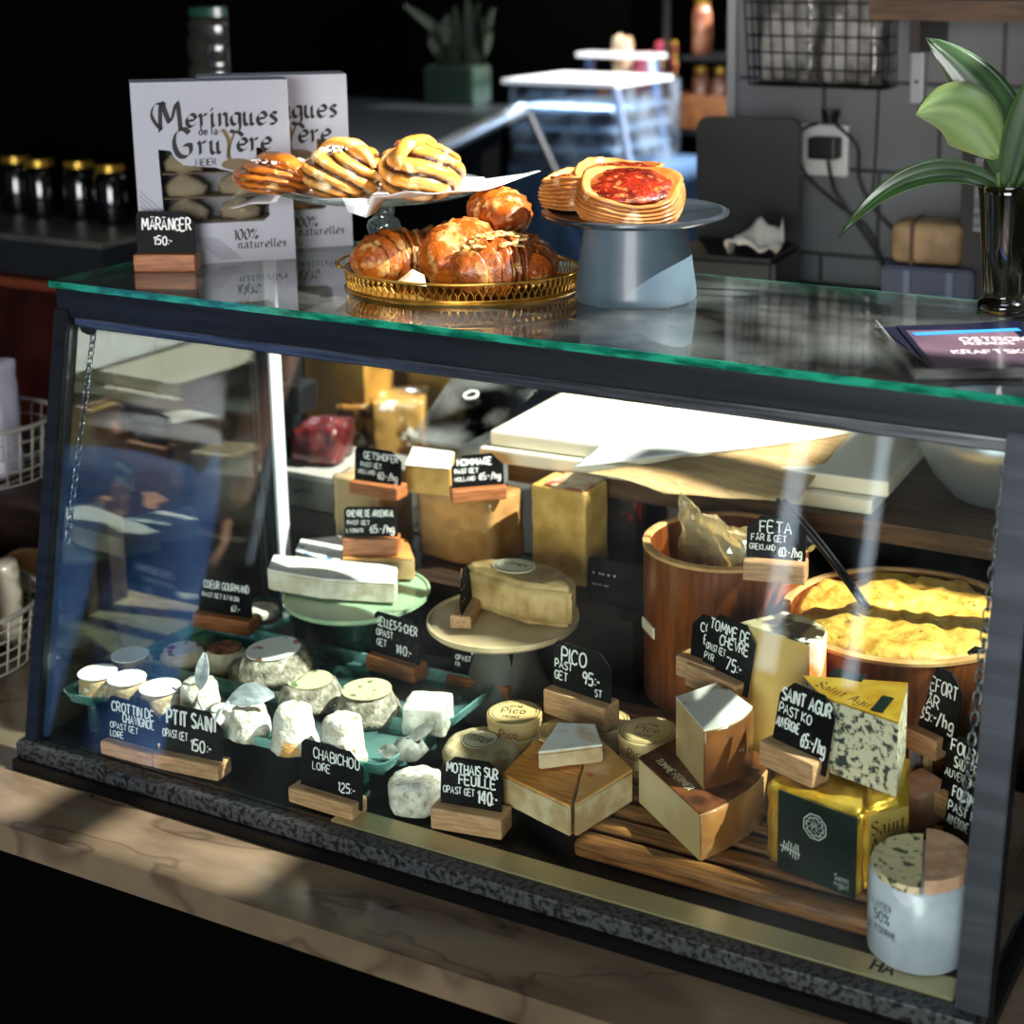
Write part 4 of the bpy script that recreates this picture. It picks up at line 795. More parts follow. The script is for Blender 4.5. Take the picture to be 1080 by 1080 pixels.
# kraft sheet: lies on the board, tip curls over the front edge
bm = BM(); g = []
c0, c1 = Vector((0.5029, 0.4654, 0.2950)), Vector((0.7469, 0.7765, 0.2950)); f0, f1 = Vector((0.6085, 0.4803, 0.2790)), Vector((0.7664, 0.5329, 0.2770))
for i in range(25):
    row = []
    for j in range(13):
        u, v = i/24, j/12
        a = c0.lerp(c1, u); b = f0.lerp(f1, u)
        p = a.lerp(b, v); p.z = a.z*(1-v**2.2) + b.z*v**2.2 + .0015*noise.noise(p*30)+.0015
        row.append(bm.verts.new(p))
    g.append(row)
for i in range(24):
    for j in range(12): bm.faces.new((g[i][j], g[i+1][j], g[i+1][j+1], g[i][j+1]))
o = solid(obj('paper_sheet', bm, kraft, smooth=True), .0006); tag_it(o, 'brown printed wrapping paper drooping over the front edge of the boards', 'paper', 'wrapping papers on the boards')
t = thing('mixing_bowl', 'large satin steel mixing bowl on the raised shelf right of the cutting boards', 'bowl', (.960, .745, .2505), 0)
bm = BM(); lathe(bm, [(0, 0), (.055, 0), (.060, .003), (.085, .030), (.108, .070), (.119, .115), (.116, .115), (.105, .072), (.082, .033), (.055, .006), (0, .006)], 56); obj('body', bm, mat('satin_steel', 'B4BBC2', .36, .75), t, smooth=True)
bm = BM(); tube(bm, [(.120*math.cos(2*PI*k/56), .120*math.sin(2*PI*k/56), .116) for k in range(56)], .0035, 8, closed=True); obj('rim', bm, dark_steel, t, smooth=True)
t = thing('acrylic_shield', 'clear acrylic sneeze shield with a round finger hole left of the cutting boards', 'shield', (0, 0, 0))
bm = BM(); vs = [bm.verts.new(q) for q in (Vector((.154, .585, .258)), Vector((.270, .585, .258)), Vector((.270, .86, .345)), Vector((.10, .86, .345)))]; f = bm.faces.new(vs)
ex = bmesh.ops.extrude_face_region(bm, geom=[f])
for g_ in ex['geom']:
    if isinstance(g_, bmesh.types.BMVert): g_.co.z += .004
obj('sloping_pane', bm, acrylic, t)
bm = BM(); vs = [bm.verts.new(q) for q in (Vector((.154, .5845, .215)), Vector((.270, .5845, .215)), Vector((.270, .5845, .258)), Vector((.154, .5845, .258)))]; f = bm.faces.new(vs)
ex = bmesh.ops.extrude_face_region(bm, geom=[f])
for g_ in ex['geom']:
    if isinstance(g_, bmesh.types.BMVert): g_.co += Vector((-.001, .004, 0))
obj('front_lip', bm, acrylic, t)
bm = BM(); lathe(bm, [(.009, 0), (.0115, 0), (.0115, .002), (.009, .002), (.009, 0)], 28, m=TR(.184, .700, .300, rx=.31)); obj('finger_ring', bm, white_pl, t)
bm = BM(); slab(bm, .154, .160, .59, .86, .1255, .215); obj('side_pane', bm, acrylic, t)
t = thing('acrylic_bin', 'grey clear acrylic lidded bin behind the left rear of the case', 'bin', (0, 0, 0))
bm = BM(); slab(bm, -.12, .10, .59, .72, .1255, .172); obj('body', bm, mat('milky_acrylic', '8E8A82', .25, .2, col2='6F6B64', ns=8), t)
bm = BM(); slab(bm, -.125, .105, .585, .725, .172, .181); obj('lid', bm, mat('pale_acrylic', 'B9B6AE', .2, .2), t)
bm = BM(); tube(bm, [(-.06, .589, .150), (-.045, .581, .150), (-.03, .589, .150)], .003, 8); obj('handle', bm, steel, t)

# stock of wrapped cheeses on the staff counter behind
ST = 'wrapped stock cheeses on the staff counter'
stock_m = mat('stock_wrapped', 'B8893E', .25, col2='8A6228', ns=9, coat=.7, bump=.3, bs=34)
stock_m2 = mat('stock_wrapped_print', 'B58A48', .25, col2='5A3A1A', ns=14, contrast=(.5, .62), col3='E9E2D2', ns3=22, c3=(.62, .66), coat=.7, bump=.3, bs=34)
block('stock_cheese', 'wrapped cheese with printed top nearest the acrylic shield', (-0.0875, 0.9008, 0.1260), .085, .11, .095, stock_m2, .5, 31, .003, .006, ST)
block('stock_cheese', 'small printed brown cheese pack left of the wrapped cheese by the shield', (-0.1410, 0.8627, 0.1260), .065, .07, .085, mat('print_pack', '9A6A32', .3, col2='3A2412', ns=30, contrast=(.48, .56), col3='D9C9A4', ns3=36, c3=(.6, .64), coat=.6), .3, 32, .003, .006, ST)
block('stock_cheese', 'tall tan cheese block at the back of the stock', (-0.2560, 1.1230, 0.1260), .15, .08, .165, stock_m, .1, 33, .002, .004, ST)
block('stock_cheese', 'small tan cheese block stacked right of the tall one', (-0.1204, 1.0528, 0.1260), .08, .07, .125, stock_m, .2, 34, .002, .004, ST)
block('stock_cheese', 'square tan cheese block behind the red wrapped one', (-0.3151, 0.9901, 0.1260), .10, .09, .115, stock_m, .3, 35, .002, .004, ST)
block('stock_cheese', 'orange tan block at the far left of the stock', (-.20, .88, .1255), .17, .08, .19, stock_m, .0, 38, .002, .004, ST)
round_cheese('wheel_cheese', 'tan wheel with pale rim lying on the square block in the stock', ((-0.3151, 0.9901, 0.1260)[0]-.01, (-0.3151, 0.9901, 0.1260)[1], .242), .062, .035, stock_m, ST, seed=36)
block('red_stock_cheese', 'dark red netted cheese pieces at the left of the stock', (-.055, .655, .1815), .075, .09, .062, mat('red_wax', '3A0A0C', .35, col2='5F1A18', ns=40, bump=1.0, bs=60, coat=.3), .3, 37, .006, .02, ST)
t = thing('black_scale_display', 'black device hanging above the stock cheeses by the rear post', 'scale display', (-.10, .62, .30), .1)
bm = BM(); box(bm, 0, 0, .045, .05, .04, .09, .004); obj('pole', bm, black, t)
bm = BM(); box(bm, .01, -.01, -.01, .085, .05, .045, .006); obj('box', bm, black, t)
bm = BM(); tube(bm, [(0, .02, 0), (0, .03, -.06), (0, .03, -.1185)], .008, 8); obj('stem', bm, black, t)

# ================================================================== on the glass top
ZT = .5630
# meringue boxes
box_m = mat('white_carton', 'A6A7B1', .55); box_g = mat('grey_stripe_ink', '6E7078', .6)
meringue_m = mat('meringue', 'CDBFA8', .7, col2='A8977C', ns=20, bump=.2, bs=60)
def meringue(pos, r, lb, grp, seed):
    t = thing('meringue', lb, 'meringue', pos, 0, grp)
    bm = BM(); prof = [(0, 0), (r*.85, 0), (r, .006), (r*.96, .012), (r*.8, .017), (r*.5, .022), (r*.22, .026), (0, .027)]
    lathe(bm, prof, 32, fn=lambda a, z: 1+.09*math.sin(5*(a+z*90))); rough(bm, .0015, 60, seed, keep_base=.002); obj('body', bm, meringue_m, t, smooth=True)
def meringue_box(label, loc, rz, n_cols, grp):
    BW, BH, BD = .182, .222, .055
    t = thing('meringue_box', label, 'box', loc, rz, 'white meringue boxes'); 
    holes = [[(-.062, .050), (.055, .050), (.062, .056), (.062, .140), (.050, .140), (.050, .118), (.020, .112), (.0, .118), (-.035, .122), (-.045, .130), (-.050, .140), (-.064, .142)]]
    M = TR(0, 0, 0, rx=PI/2)
    bm = BM(); prism(bm, [(-BW/2, 0), (BW/2, 0), (BW/2, BH), (-BW/2, BH)], -.0008, .0008, holes=holes, m=M); obj('front_panel', bm, box_m, t)
    bm = BM(); slab(bm, -BW/2, -BW/2+.0016, .0008, BD, 0, BH); slab(bm, BW/2-.0016, BW/2, .0008, BD, 0, BH); slab(bm, -BW/2+.0016, BW/2-.0016, BD-.0016, BD, 0, BH); slab(bm, -BW/2+.0016, BW/2-.0016, .0008, BD-.0016, 0, .0016)
    obj('carton', bm, box_m, t)
    bm = BM(); slab(bm, -BW/2+.0016, BW/2-.0016, .0008, BD-.0016, BH-.0016, BH); obj('top_flap', bm, box_m, t)
    for z in (.0515, .0815, .1115):
        bm = BM(); slab(bm, -BW/2+.003, BW/2-.003, .006, BD-.004, z-.0012, z); obj('shelf_insert', bm, mat('brown_insert', '8A7A64', .7), t)
    bm = BM(); slab(bm, -.068, .066, .0012, .0020, .045, .146); obj('window_film', bm, film, t)
    y = -.0016
    bm = BM()
    write(bm, 'M', -.060, .164, .034, .0066, y=y, nib=.75, squash=.95); write(bm, 'erin', -.030, .168, .024, .0050, y=y, nib=.75); write(bm, 'g', .0215, .168, .024, .0050, y=y, nib=.75); write(bm, 'ues', .036, .168, .024, .0050, y=y, nib=.75, maxw=.046)
    ribbon(bm, smooth_pts([(-.052, .196), (-.064, .196), (-.069, .184), (-.064, .172), (-.058, .166)], 5), .0042, .75, y)
    write(bm, 'G', -.046, .132, .034, .0066, y=y, nib=.75); write(bm, 'ru', -.018, .135, .024, .0050, y=y, nib=.75); write(bm, 'ère', .028, .137, .024, .0050, y=y, nib=.75, maxw=.046)
    write(bm, 'de la', -.016, .158, .009, .0014, y=y); write(bm, 'MEIER', -.022, .121, .0080, .0011, y=y, sm=False)
    write(bm, '100%', .018, .028, .0125, .0023, y=y, nib=.75); write(bm, 'naturelles', .022, .017, .0105, .0018, y=y, nib=.75)
    obj('lettering', bm, ink, t)
    bm = BM()
    ribbon(bm, smooth_pts([(.006, .160), (.012, .163), (.018, .150), (.017, .132), (.020, .124)], 5), .0050, .5, y); ribbon(bm, smooth_pts([(.030, .164), (.026, .160), (.019, .144), (.016, .130)], 5), .0045, .5, y)
    lathe(bm, [(0, 0), (1, 0), (1, .0005), (0, .0005)], 28, m=Matrix.Translation((.026, y-.0004, .121)) @ Matrix.Rotation(PI/2, 4, 'X') @ Matrix.Diagonal((.018, .007, 1, 1)))
    obj('spoon_emblem', bm, mat('bronze_ink', '6A5636', .5), t)
    bm = BM()
    for k in range(9): ribbon(bm, [(-.089, .094-k*.006), (-.060, .064-k*.007)], .0007, y=y)
    for k in range(9): ribbon(bm, [(-.034+k*.004, .036-k*.0006), (.002+k*.003, .004)], .0007, y=y)
    obj('line_pattern', bm, box_g, t)
    ca, sa = math.cos(rz), math.sin(rz); i = 0
    for z in (.0520, .0820, .1120):
        for cx in ((-.034, .030) if n_cols == 2 else (.030,)):
            px, py = cx, .028
            words = {(.0520, -.034): 'bottom left', (.0520, .030): 'bottom right', (.0820, -.034): 'middle left', (.0820, .030): 'middle right', (.1120, -.034): 'top left', (.1120, .030): 'top right'}[(z, cx)]
            meringue((loc[0]+ca*px-sa*py, loc[1]+sa*px+ca*py, loc[2]+z), .0255, words+' meringue behind the window of the '+('front' if n_cols == 2 else 'rear')+' white box', grp, i+1); i += 1
    return t
meringue_box('front white box with black meringue lettering and a window', (.1010, .2790, ZT), .79, 2, 'meringues in the front box')
meringue_box('rear white box half hidden behind the front one with meringue lettering', (.1080, .3860, ZT), .79, 1, 'meringues in the rear box')
# glass cake stand with paper and cinnamon buns
stand_gl = mat('pressed_glass', 'E9F3F3', .04, trans=1.0, spec=.5)
G0 = (.300, .345, ZT)
t = thing('glass_cake_stand', 'clear pressed glass cake stand carrying the cinnamon buns', 'cake stand', G0, 0)
clear = glassy('stand_clear', 'DCEAE8', .10, .02, haze='DCEAEC', hz=.22)
bm = BM(); lathe(bm, [(.042, 0), (.041, .006), (.034, .014), (.022, .022), (.012, .030)], 48, fn=lambda a, z: 1+.05*math.sin(14*a)*(1 if z < .016 else .2)); obj('foot', bm, clear, t, smooth=True)
bm = BM(); lathe(bm, [(.012, .030), (.010, .034), (.018, .042), (.0205, .050), (.018, .058), (.011, .063), (.0135, .067), (.0135, .082), (.030, .088)], 32); obj('stem', bm, clear, t, smooth=True)
bm = BM(); lathe(bm, [(0, .086), (.05, .087), (.10, .089), (.128, .098), (.130, .100), (.128, .1015), (.10, .094), (0, .092)], 64, sx=1.0); obj('plate', bm, clear, t, smooth=True)
zp = ZT+.0945
bm = BM(); g = []
nu, nv = 34, 26; c0 = Vector((G0[0]+.006, G0[1]))
ax = Vector((.90, -.02)); ay = Vector((.05, 1.0))
for i in range(nu+1):
    row = []
    for j in range(nv+1):
        u, v = i/nu*2-1, j/nv*2-1
        q = Vector(((.158 if u > 0 else .168)*u+.010*v, .112*v-.035*u)); rr = q.length
        z = zp + max(0, rr-.095)*(.25 if u > .5 else -.22) + .004*max(0, rr-.06)*10*noise.noise(Vector((q.x*22, q.y*22, 1)))
        if rr <= .126: z = max(z, zp + max(0, (rr-.096))*.30)
        row.append(bm.verts.new((c0.x+q.x, c0.y+q.y, z)))
    g.append(row)
for i in range(nu):
    for j in range(nv): bm.faces.new((g[i][j], g[i+1][j], g[i+1][j+1], g[i][j+1]))
o = solid(obj('baking_paper', bm, mat('baking_paper', 'F4F3EF', .6), smooth=True), .0006); tag_it(o, 'white baking paper under the buns on the glass cake stand', 'paper')
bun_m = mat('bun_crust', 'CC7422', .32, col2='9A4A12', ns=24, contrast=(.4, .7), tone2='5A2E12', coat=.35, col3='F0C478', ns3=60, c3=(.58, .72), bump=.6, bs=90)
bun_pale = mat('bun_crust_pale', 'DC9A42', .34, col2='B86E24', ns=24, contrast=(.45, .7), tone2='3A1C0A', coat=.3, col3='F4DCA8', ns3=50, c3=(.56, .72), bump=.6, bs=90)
pearl = mat('pearl_sugar', 'FAF6EC', .5)
def knot_bun(label, c, r, h, seed, m, n=6, pearl_on=False, grp='cinnamon buns on the cake stand', rz=0):
    """bun of twisted dough strands"""
    rnd = random.Random(seed); t = thing('cinnamon_bun', label, 'bun', c, rz, grp)
    bm = BM(); ns, nr = 88, 44
    def rad(th, ph):
        s = th*1.0 + 1.9*math.cos(ph) + .35*math.sin(2*th+seed)
        v = abs(math.sin(s*n/2 + seed)); return v
    verts = []; lay = bm.verts.layers.float.new('tone')
    for i in range(nr+1):
        ph = PI*i/nr; row = []
        for j in range(ns):
            th = 2*PI*j/ns; v = rad(th, ph); q = v**.55
            rr = .80+.20*q; x = r*rr*math.sin(ph)**.8*math.cos(th); y = r*.9*rr*math.sin(ph)**.8*math.sin(th); z = h*(.5+.5*rr*math.cos(ph))
            z = max(z, .0); vv = bm.verts.new((x, y, z + (.003*noise.noise(Vector((x*60, y*60, seed))) if z > .004 else 0)))
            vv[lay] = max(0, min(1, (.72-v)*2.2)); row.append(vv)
        verts.append(row)
    for a, b in zip(verts[:-1], verts[1:]):
        for j in range(ns): bm.faces.new((a[j], a[(j+1) % ns], b[(j+1) % ns], b[j]))
    bmesh.ops.remove_doubles(bm, verts=bm.verts, dist=.0001)
    obj('dough', bm, m, t, smooth=True)
    # crossing strand over the top
    bm = BM(); lay = None
    pts = []
    for k in range(17):
        u = k/16; an = -.9+.25*math.sin(seed); s = (u-.5)*2
        x = r*.92*s*math.cos(an); y = r*.8*s*math.sin(an)-.1*r; z = h*(.55+.52*math.sqrt(max(0, 1-s*s*.98)))
        pts.append((x, y, min(z, h*1.04)))
    tube(bm, pts, lambda u: r*.24*(math.sin(PI*(u*.94+.03))**.5), 12, flat=.55); obj('strand', bm, m, t, smooth=True)
    if pearl_on:
        bm = BM()
        for k in range(70):
            a = rnd.uniform(0, 2*PI); q = r*.55*math.sqrt(rnd.random()); z = h*(.5+.5*.97*math.sqrt(max(0, 1-(q/r)**2)))
            box(bm, q*math.cos(a), q*math.sin(a)-.08*r, z+.002, .0026, .0024, .002, m=None)
        obj('pearl_sugar', bm, pearl, t)['kind'] = 'stuff'
    return t
zb = ZT+.0955
knot_bun('glossy brown plaited bun at the left end of the cake stand', (.215, .262, zb), .056, .041, 1, bun_m, 7, True, rz=.3)
knot_bun('swirled bun with pearl sugar in the middle of the cake stand', (.308, .265, zb), .0505, .062, 3, bun_pale, 6, True, rz=.7)
knot_bun('golden knotted bun at the right end of the cake stand', (.396, .290, zb), .0535, .066, 5, bun_pale, 5, False, rz=-.4)
knot_bun('small brown bun behind between the middle and right buns', (.325, .360, zb), .036, .052, 7, bun_m, 6, False)
# gold gallery tray with croissants
brass = mat('brass', 'D0A64E', .28, .8, col2='A67C30', ns=30)
t = thing('brass_tray', 'oval brass tray with a pierced arched gallery full of croissants', 'tray', (.447, .290, ZT), .28)
ta, tb = .132, .105
bm = BM(); lathe(bm, [(0, 0), (1.02, 0), (1.03, .002), (1.0, .004), (0, .0035)], 64, m=Matrix.Diagonal((ta, tb, 1, 1))); obj('base', bm, brass, t)
bm = BM(); el = lambda a, z, k=1.0: (ta*k*math.cos(a), tb*k*math.sin(a), z)
n = 92
for q in range(n):
    a0 = 2*PI*q/n; da = 2*PI/n
    tube(bm, [el(a0, .003), el(a0+da*.12, .011, 1.01), el(a0+da*.5, .0165, 1.013), el(a0+da*.88, .011, 1.01), el(a0+da, .003)], .0007, 4, cap=False)
    tube(bm, [el(a0+da*.5, .0165, 1.013), el(a0+da*.7, .0195, 1.015), el(a0+da*.5, .0225, 1.018), el(a0+da*.3, .0195, 1.015), el(a0+da*.5, .0165, 1.013)], .0006, 4, cap=False)
obj('gallery', bm, brass, t)
bm = BM(); tube(bm, [el(2*PI*k/80, .0235, 1.02) for k in range(80)], .0016, 8, closed=True); tube(bm, [el(2*PI*k/80, .0045, 1.005) for k in range(80)], .0012, 6, closed=True); obj('rim', bm, brass, t, smooth=True)
for s in (1, -1):
    bm = BM(); tube(bm, [(s*ta*1.0, -.034, .024), (s*(ta+.008), -.028, .027), (s*(ta+.012), 0, .028), (s*(ta+.008), .028, .027), (s*ta*1.0, .034, .024)], .0028, 8, flat=.6); obj('handle', bm, brass, t, smooth=True)
o = sheet('tray_paper', 'folded cream paper corner sticking up from the brass tray', [(0.4321, 0.1808, 0.5850), (0.4721, 0.1834, 0.5850), (0.4597, 0.1966, 0.5940), (0.4540, 0.1839, 0.6020)], mat('cream_paper', 'E6D2A8', .6), .0005, 3, div=(6, 4))
cro_m = mat('croissant_crust', 'B45C14', .33, col2='702C08', ns=24, contrast=(.4, .68), tone2='6A300C', coat=.12, col3='EDBE72', ns3=46, c3=(.52, .72), bump=.9, bs=120, stretch=(1, 1, 1))
cro_d = mat('croissant_crust_dark', 'A0521A', .36, col2='5E280A', ns=24, contrast=(.4, .68), tone2='4A1E08', coat=.12, col3='DDA050', ns3=46, c3=(.56, .74), bump=.9, bs=120)
def croissant(label, c, L, r, rz, seed, m, bend=.9, rx=0, ry=0, segs=7, grp='croissants on the brass tray', crumbs=False):
    t = thing('croissant', label, 'croissant', c, rz, grp, rx=rx, ry=ry)
    bm = BM(); lay = bm.verts.layers.float.new('tone'); n, k = 84, 30; rings = []
    R = L/(2*math.sin(bend)) if bend > .05 else None
    for i in range(n+1):
        u = i/n; s = u*2-1
        if R: an = s*bend; px, py = R*math.sin(an), R*(math.cos(an)-math.cos(bend)*.5)-R*.62; tx, ty = math.cos(an), -math.sin(an)
        else: px, py, tx, ty = s*L/2, 0, 1, 0
        q = abs(s)*segs/2; fr = (q+.5) % 1.0
        prof = (max(0, 1-abs(s)**2.1))**.62
        step = 1.0+.20*(1-fr)*(1 if abs(s) < .95 else 0) - .05
        rr = r*max(prof, .10)*step; row = []
        for j in range(k):
            a = 2*PI*j/k; skew = .0
            lam = .045*math.sin(a*14+s*34+seed*2)+.07*noise.noise(Vector((a*2, s*9, seed)))
            r2 = rr*(1+lam); x = px - ty*r2*math.cos(a); y = py + tx*r2*math.cos(a); z = r*.80 + r2*.86*math.sin(a)
            v = bm.verts.new((x, y, max(z, 0))); v[lay] = max(0, min(1, (fr-.62)*2.2 + .8*noise.noise(Vector((a*3, s*12, seed+4))))); row.append(v)
        rings.append(row)
    for a, b in zip(rings[:-1], rings[1:]):
        for j in range(k): bm.faces.new((a[j], a[(j+1) % k], b[(j+1) % k], b[j]))
    bm.faces.new(rings[0]); bm.faces.new(rings[-1][::-1])
    obj('pastry', bm, m, t, smooth=True)
    if crumbs:
        rnd = random.Random(seed); bm = BM()
        for q in range(110):
            s = rnd.gauss(.1, .35); a = PI/2+rnd.gauss(-.5, .55)
            if abs(s) > .85: continue
            an = s*bend; px, py = R*math.sin(an), R*(math.cos(an)-math.cos(bend)*.5)-R*.62
            rr = r*1.12*(1-abs(s)**2.1)**.62; z = r*.8+rr*.86*math.sin(a)
            box(bm, px+math.sin(an)*rr*math.cos(a), py+math.cos(an)*rr*math.cos(a), z, rnd.uniform(.004, .013), rnd.uniform(.003, .009), .0016, m=None)
        for v in bm.verts: v.co += Vector((1, 1, 1))*.0015*noise.noise(v.co*300)
        obj('flaked_almonds', bm, mat('almond_flakes', 'DDB679', .55, col2='B78844', ns=60), t)['kind'] = 'stuff'
    return t
zc = ZT+.0045
croissant('golden croissant at the left end of the brass tray', (.372, .268, zc), .105, .034, 1.15, 1, cro_m, .75)
croissant('dark croissant behind the golden one on the brass tray', (.405, .345, zc), .125, .034, .5, 2, cro_d, .6)
croissant('large ridged croissant in the middle of the brass tray', (.455, .285, zc), .125, .043, 1.35, 3, cro_m, .55, segs=9)
croissant('almond topped croissant at the front of the brass tray', (.512, .262, zc), .110, .038, 1.0, 4, cro_d, .55, crumbs=True)
croissant('long croissant lying at the right end of the brass tray', (.535, .330, zc+.004), .150, .030, -.75, 5, cro_m, .3)
croissant('pale ended croissant stacked at the back of the brass tray', (.480, .355, zc+.052), .120, .030, -.65, 6, cro_m, .3)
# ceramic stand with danishes
CS = (.651, .326, ZT)
t = thing('ceramic_stand', 'blue grey ceramic pedestal with a dark round plate carrying danishes', 'cake stand', CS, 0)
bm = BM(); lathe(bm, [(0, 0), (.0655, 0), (.067, .003), (.0665, .012), (.0600, .060), (.0565, .078), (.0560, .088), (0, .088)], 56); obj('pedestal', bm, mat('blue_grey_glaze', '50626D', .42, col2='3E505C', ns=12, col3='46565F', ns3=220, c3=(.6, .68), coat=.15), t, angle=40)
bm = BM(); lathe(bm, [(0, .088), (.085, .088), (.098, .0905), (.1025, .094), (.1025, .0965), (.099, .098), (.09, .0955), (0, .0945)], 64); obj('plate', bm, mat('dark_slate_plate', '20252A', .18, col2='3A444A', ns=6, coat=.5), t, angle=50)
jam = mat('raspberry_jam', '8A2412', .25, col2='52140A', ns=50, col3='CF6A34', ns3=120, c3=(.56, .68), bump=.9, bs=160, coat=.6)
puff = mat('puff_pastry', 'CE8A44', .38, col2='A65C24', ns=30, contrast=(.4, .68), tone2='6A3210', coat=.2, col3='F0CE98', ns3=50, c3=(.58, .75), bump=.2, bs=60)
def danish(label, c, r, h, rz, seed, rx=0, ry=0):
    t = thing('danish_pastry', label, 'pastry', c, rz, 'raspberry danishes on the ceramic stand', rx=rx, ry=ry)
    bm = BM(); lay = bm.verts.layers.float.new('tone'); n = 72; rings = []
    prof = []
    for k in range(41): u = k/40; prof.append((r*(.90+.10*math.sin(PI*min(1, u*1.15)))+ .0016*math.sin(u*PI*15), h*u, .5+.5*math.sin(u*PI*15+PI)))
    prof += [(r*.88, h*1.03, .15), (r*.86, h*1.02, 0), (r*.80, h*.95, 0), (r*.74, h*.84, .2), (r*.3, h*.80, .3)]
    for i, (pr_, z, tn) in enumerate(prof):
        row = []
        for j in range(n):
            a = 2*PI*j/n; se = (abs(math.cos(a))**3.2+abs(math.sin(a))**3.2)**(-1/3.2); q = pr_*(1+(se-1)*.75+.05*noise.noise(Vector((math.cos(a)*2, math.sin(a)*2, seed+z*30))))
            zz = z + (.004*math.sin(a*2+seed)*(z/h)) + .0015*noise.noise(Vector((math.cos(a)*5, math.sin(a)*5, z*200+seed)))*(1 if z > .004 else 0)
            v = bm.verts.new((q*math.cos(a), q*math.sin(a), max(0, zz))); v[lay] = tn*.75; row.append(v)
        rings.append(row)
    for a, b in zip(rings[:-1], rings[1:]):
        for j in range(n): bm.faces.new((a[j], a[(j+1) % n], b[(j+1) % n], b[j]))
    bm.faces.new(rings[0][::-1]); bm.faces.new(rings[-1])
    obj('pastry', bm, puff, t, smooth=True)
    bm = BM(); lathe(bm, [(0, h*.8), (r*.78, h*.86), (r*.75, h*.95), (r*.45, h*1.0), (0, h*1.01)], 40); rough(bm, .0025, 120, seed); obj('jam', bm, jam, t, smooth=True)
    return t
danish('raspberry danish tilted at the front of the ceramic stand', (.662, .292, ZT+.1035), .058, .031, .35, 1, rx=.26, ry=.08)
danish('raspberry danish behind the front one on the ceramic stand', (.616, .356, ZT+.0985), .052, .040, .2, 2, rx=.12)
danish('raspberry danish at the left edge of the ceramic stand', (.580, .318, ZT+.0975), .036, .034, -.3, 3)
# flyers in a clear stand
t = thing('flyer_holder', 'clear acrylic tray under the dark blue flyers', 'holder', (1.070, .252, ZT), .51)
bm = BM(); box(bm, 0, 0, .002, .185, .195, .003, .001); obj('base', bm, acrylic, t)
bm = BM(); slab(bm, -.094, .0925, -.0995, -.0976, .0005, .010); slab(bm, -.0945, -.0926, -.0975, .0975, .0005, .010); obj('lip', bm, acrylic, t)
fly_b = mat('navy_flyer', '0A0E26', .3, coat=.4); fly_m = mat('mauve_flyer', '6A5560', .3, col2='4A3A48', ns=6, coat=.4)
FG = 'fanned flyers beside the plant vase'
def flyer(label, c, rz, m, art=False, w_=.155, d_=.172):
    t = thing('flyer', label, 'flyer', c, rz, FG)
    bm = BM(); box(bm, 0, 0, .0006, w_, d_, .0011); obj('sheet', bm, m, t)
    if art:
        bm = BM(); box(bm, -.020, -.01, .0013, .105, .146, .0003); obj('picture', bm, fly_m, t)
        bm = BM(); ribbon(bm, [(-.068, .046), (-.03, .052), (.04, .062)], .012, y=-.00, m=TR(0, 0, .0017, rx=-PI/2)); 
        obj('blue_streak', bm, mat('blue_print', '2A7FD8', .4), t)
        bm = BM(); M = TR(0, 0, .0019, rx=-PI/2)
        write(bm, 'OSTRON', -.028, .014, .015, .0022, m=M); write(bm, 'MORMORS', -.028, .000, .009, .0013, m=M)
        write(bm, 'KRAFTSKIVA', -.046, -.034, .0135, .0019, m=M); obj('lettering', bm, mat('pink_white_print', 'D9CCD0', .5), t)
    return t
flyer('dark navy flyer at the bottom of the fan by the vase', (1.058, .258, ZT+.0040), .68, fly_b)
flyer('navy flyer turned in the middle of the fan by the vase', (1.064, .252, ZT+.0056), .60, fly_b)
flyer('top flyer with mauve picture and capital lettering', (1.074, .246, ZT+.0072), .50, fly_b, True)
# vase with hosta-like plant
VP = (1.031, .444, ZT)
t = thing('glass_vase', 'dark footed glass vase holding broad leaves at the right end of the top', 'vase', VP, 0)
vgl = glassy('smoky_glass', 'B5B098', .08, .02, haze='3A3828', hz=.25)
bm = BM(); lathe(bm, [(0, 0), (.026, 0), (.028, .006), (.022, .013), (.020, .016), (.022, .020), (.026, .07), (.031, .125), (.033, .135), (.031, .135), (.029, .125), (.024, .07), (.019, .022), (0, .020)], 36, fn=lambda a, z: 1+.02*math.sin(16*a)*(1 if .02 < z < .12 else 0)); obj('body', bm, vgl, t, smooth=True)
bm = BM(); lathe(bm, [(0, 0), (.027, 0), (.0285, .006), (.0225, .0135), (0, .0135)], 36); obj('foot', bm, mat('dark_glass_foot', '0A0A08', .08, coat=1), t, smooth=True)
t = thing('leafy_plant', 'broad leaved green plant standing in the dark glass vase', 'plant', (VP[0], VP[1], ZT+.022), 0)
def big_leaf(base, mid, tip, wid, m, side, label=None, cup=.12, n=18):
    a, b, c = [Vector(q) for q in (base, mid, tip)]; bm = BM(); lay = bm.verts.layers.float.new('tone'); rows = []; s = Vector(side).normalized()
    for i in range(n+1):
        u = i/n; p = a*(1-u)**2+b*2*u*(1-u)+c*u*u; tg = (b-a)*(1-u)+(c-b)*u; tg.normalize(); sd = (s - tg*s.dot(tg)).normalized(); nm = tg.cross(sd)
        wd = wid*(math.sin(PI*min(1, u**.85*.97+.03)))**.75; row = []
        for j in range(9):
            v = j/4-1; vv = bm.verts.new(p + sd*wd*v/2 + nm*cup*wd*(v*v) + nm*.0012*math.sin(v*14)); vv[lay] = (.5+.5*math.cos(v*14))*.5 + (.5 if abs(v) > .9 else 0); row.append(vv)
        rows.append(row)
    for q, r_ in zip(rows[:-1], rows[1:]):
        for j in range(8): bm.faces.new((q[j], q[j+1], r_[j+1], r_[j]))
    return solid(obj('leaf', bm, m, t, label, smooth=True), .0006)
lf = mat('plant_leaf', '183418', .35, col2='102412', ns=30, tone2='40602C', coat=.25)
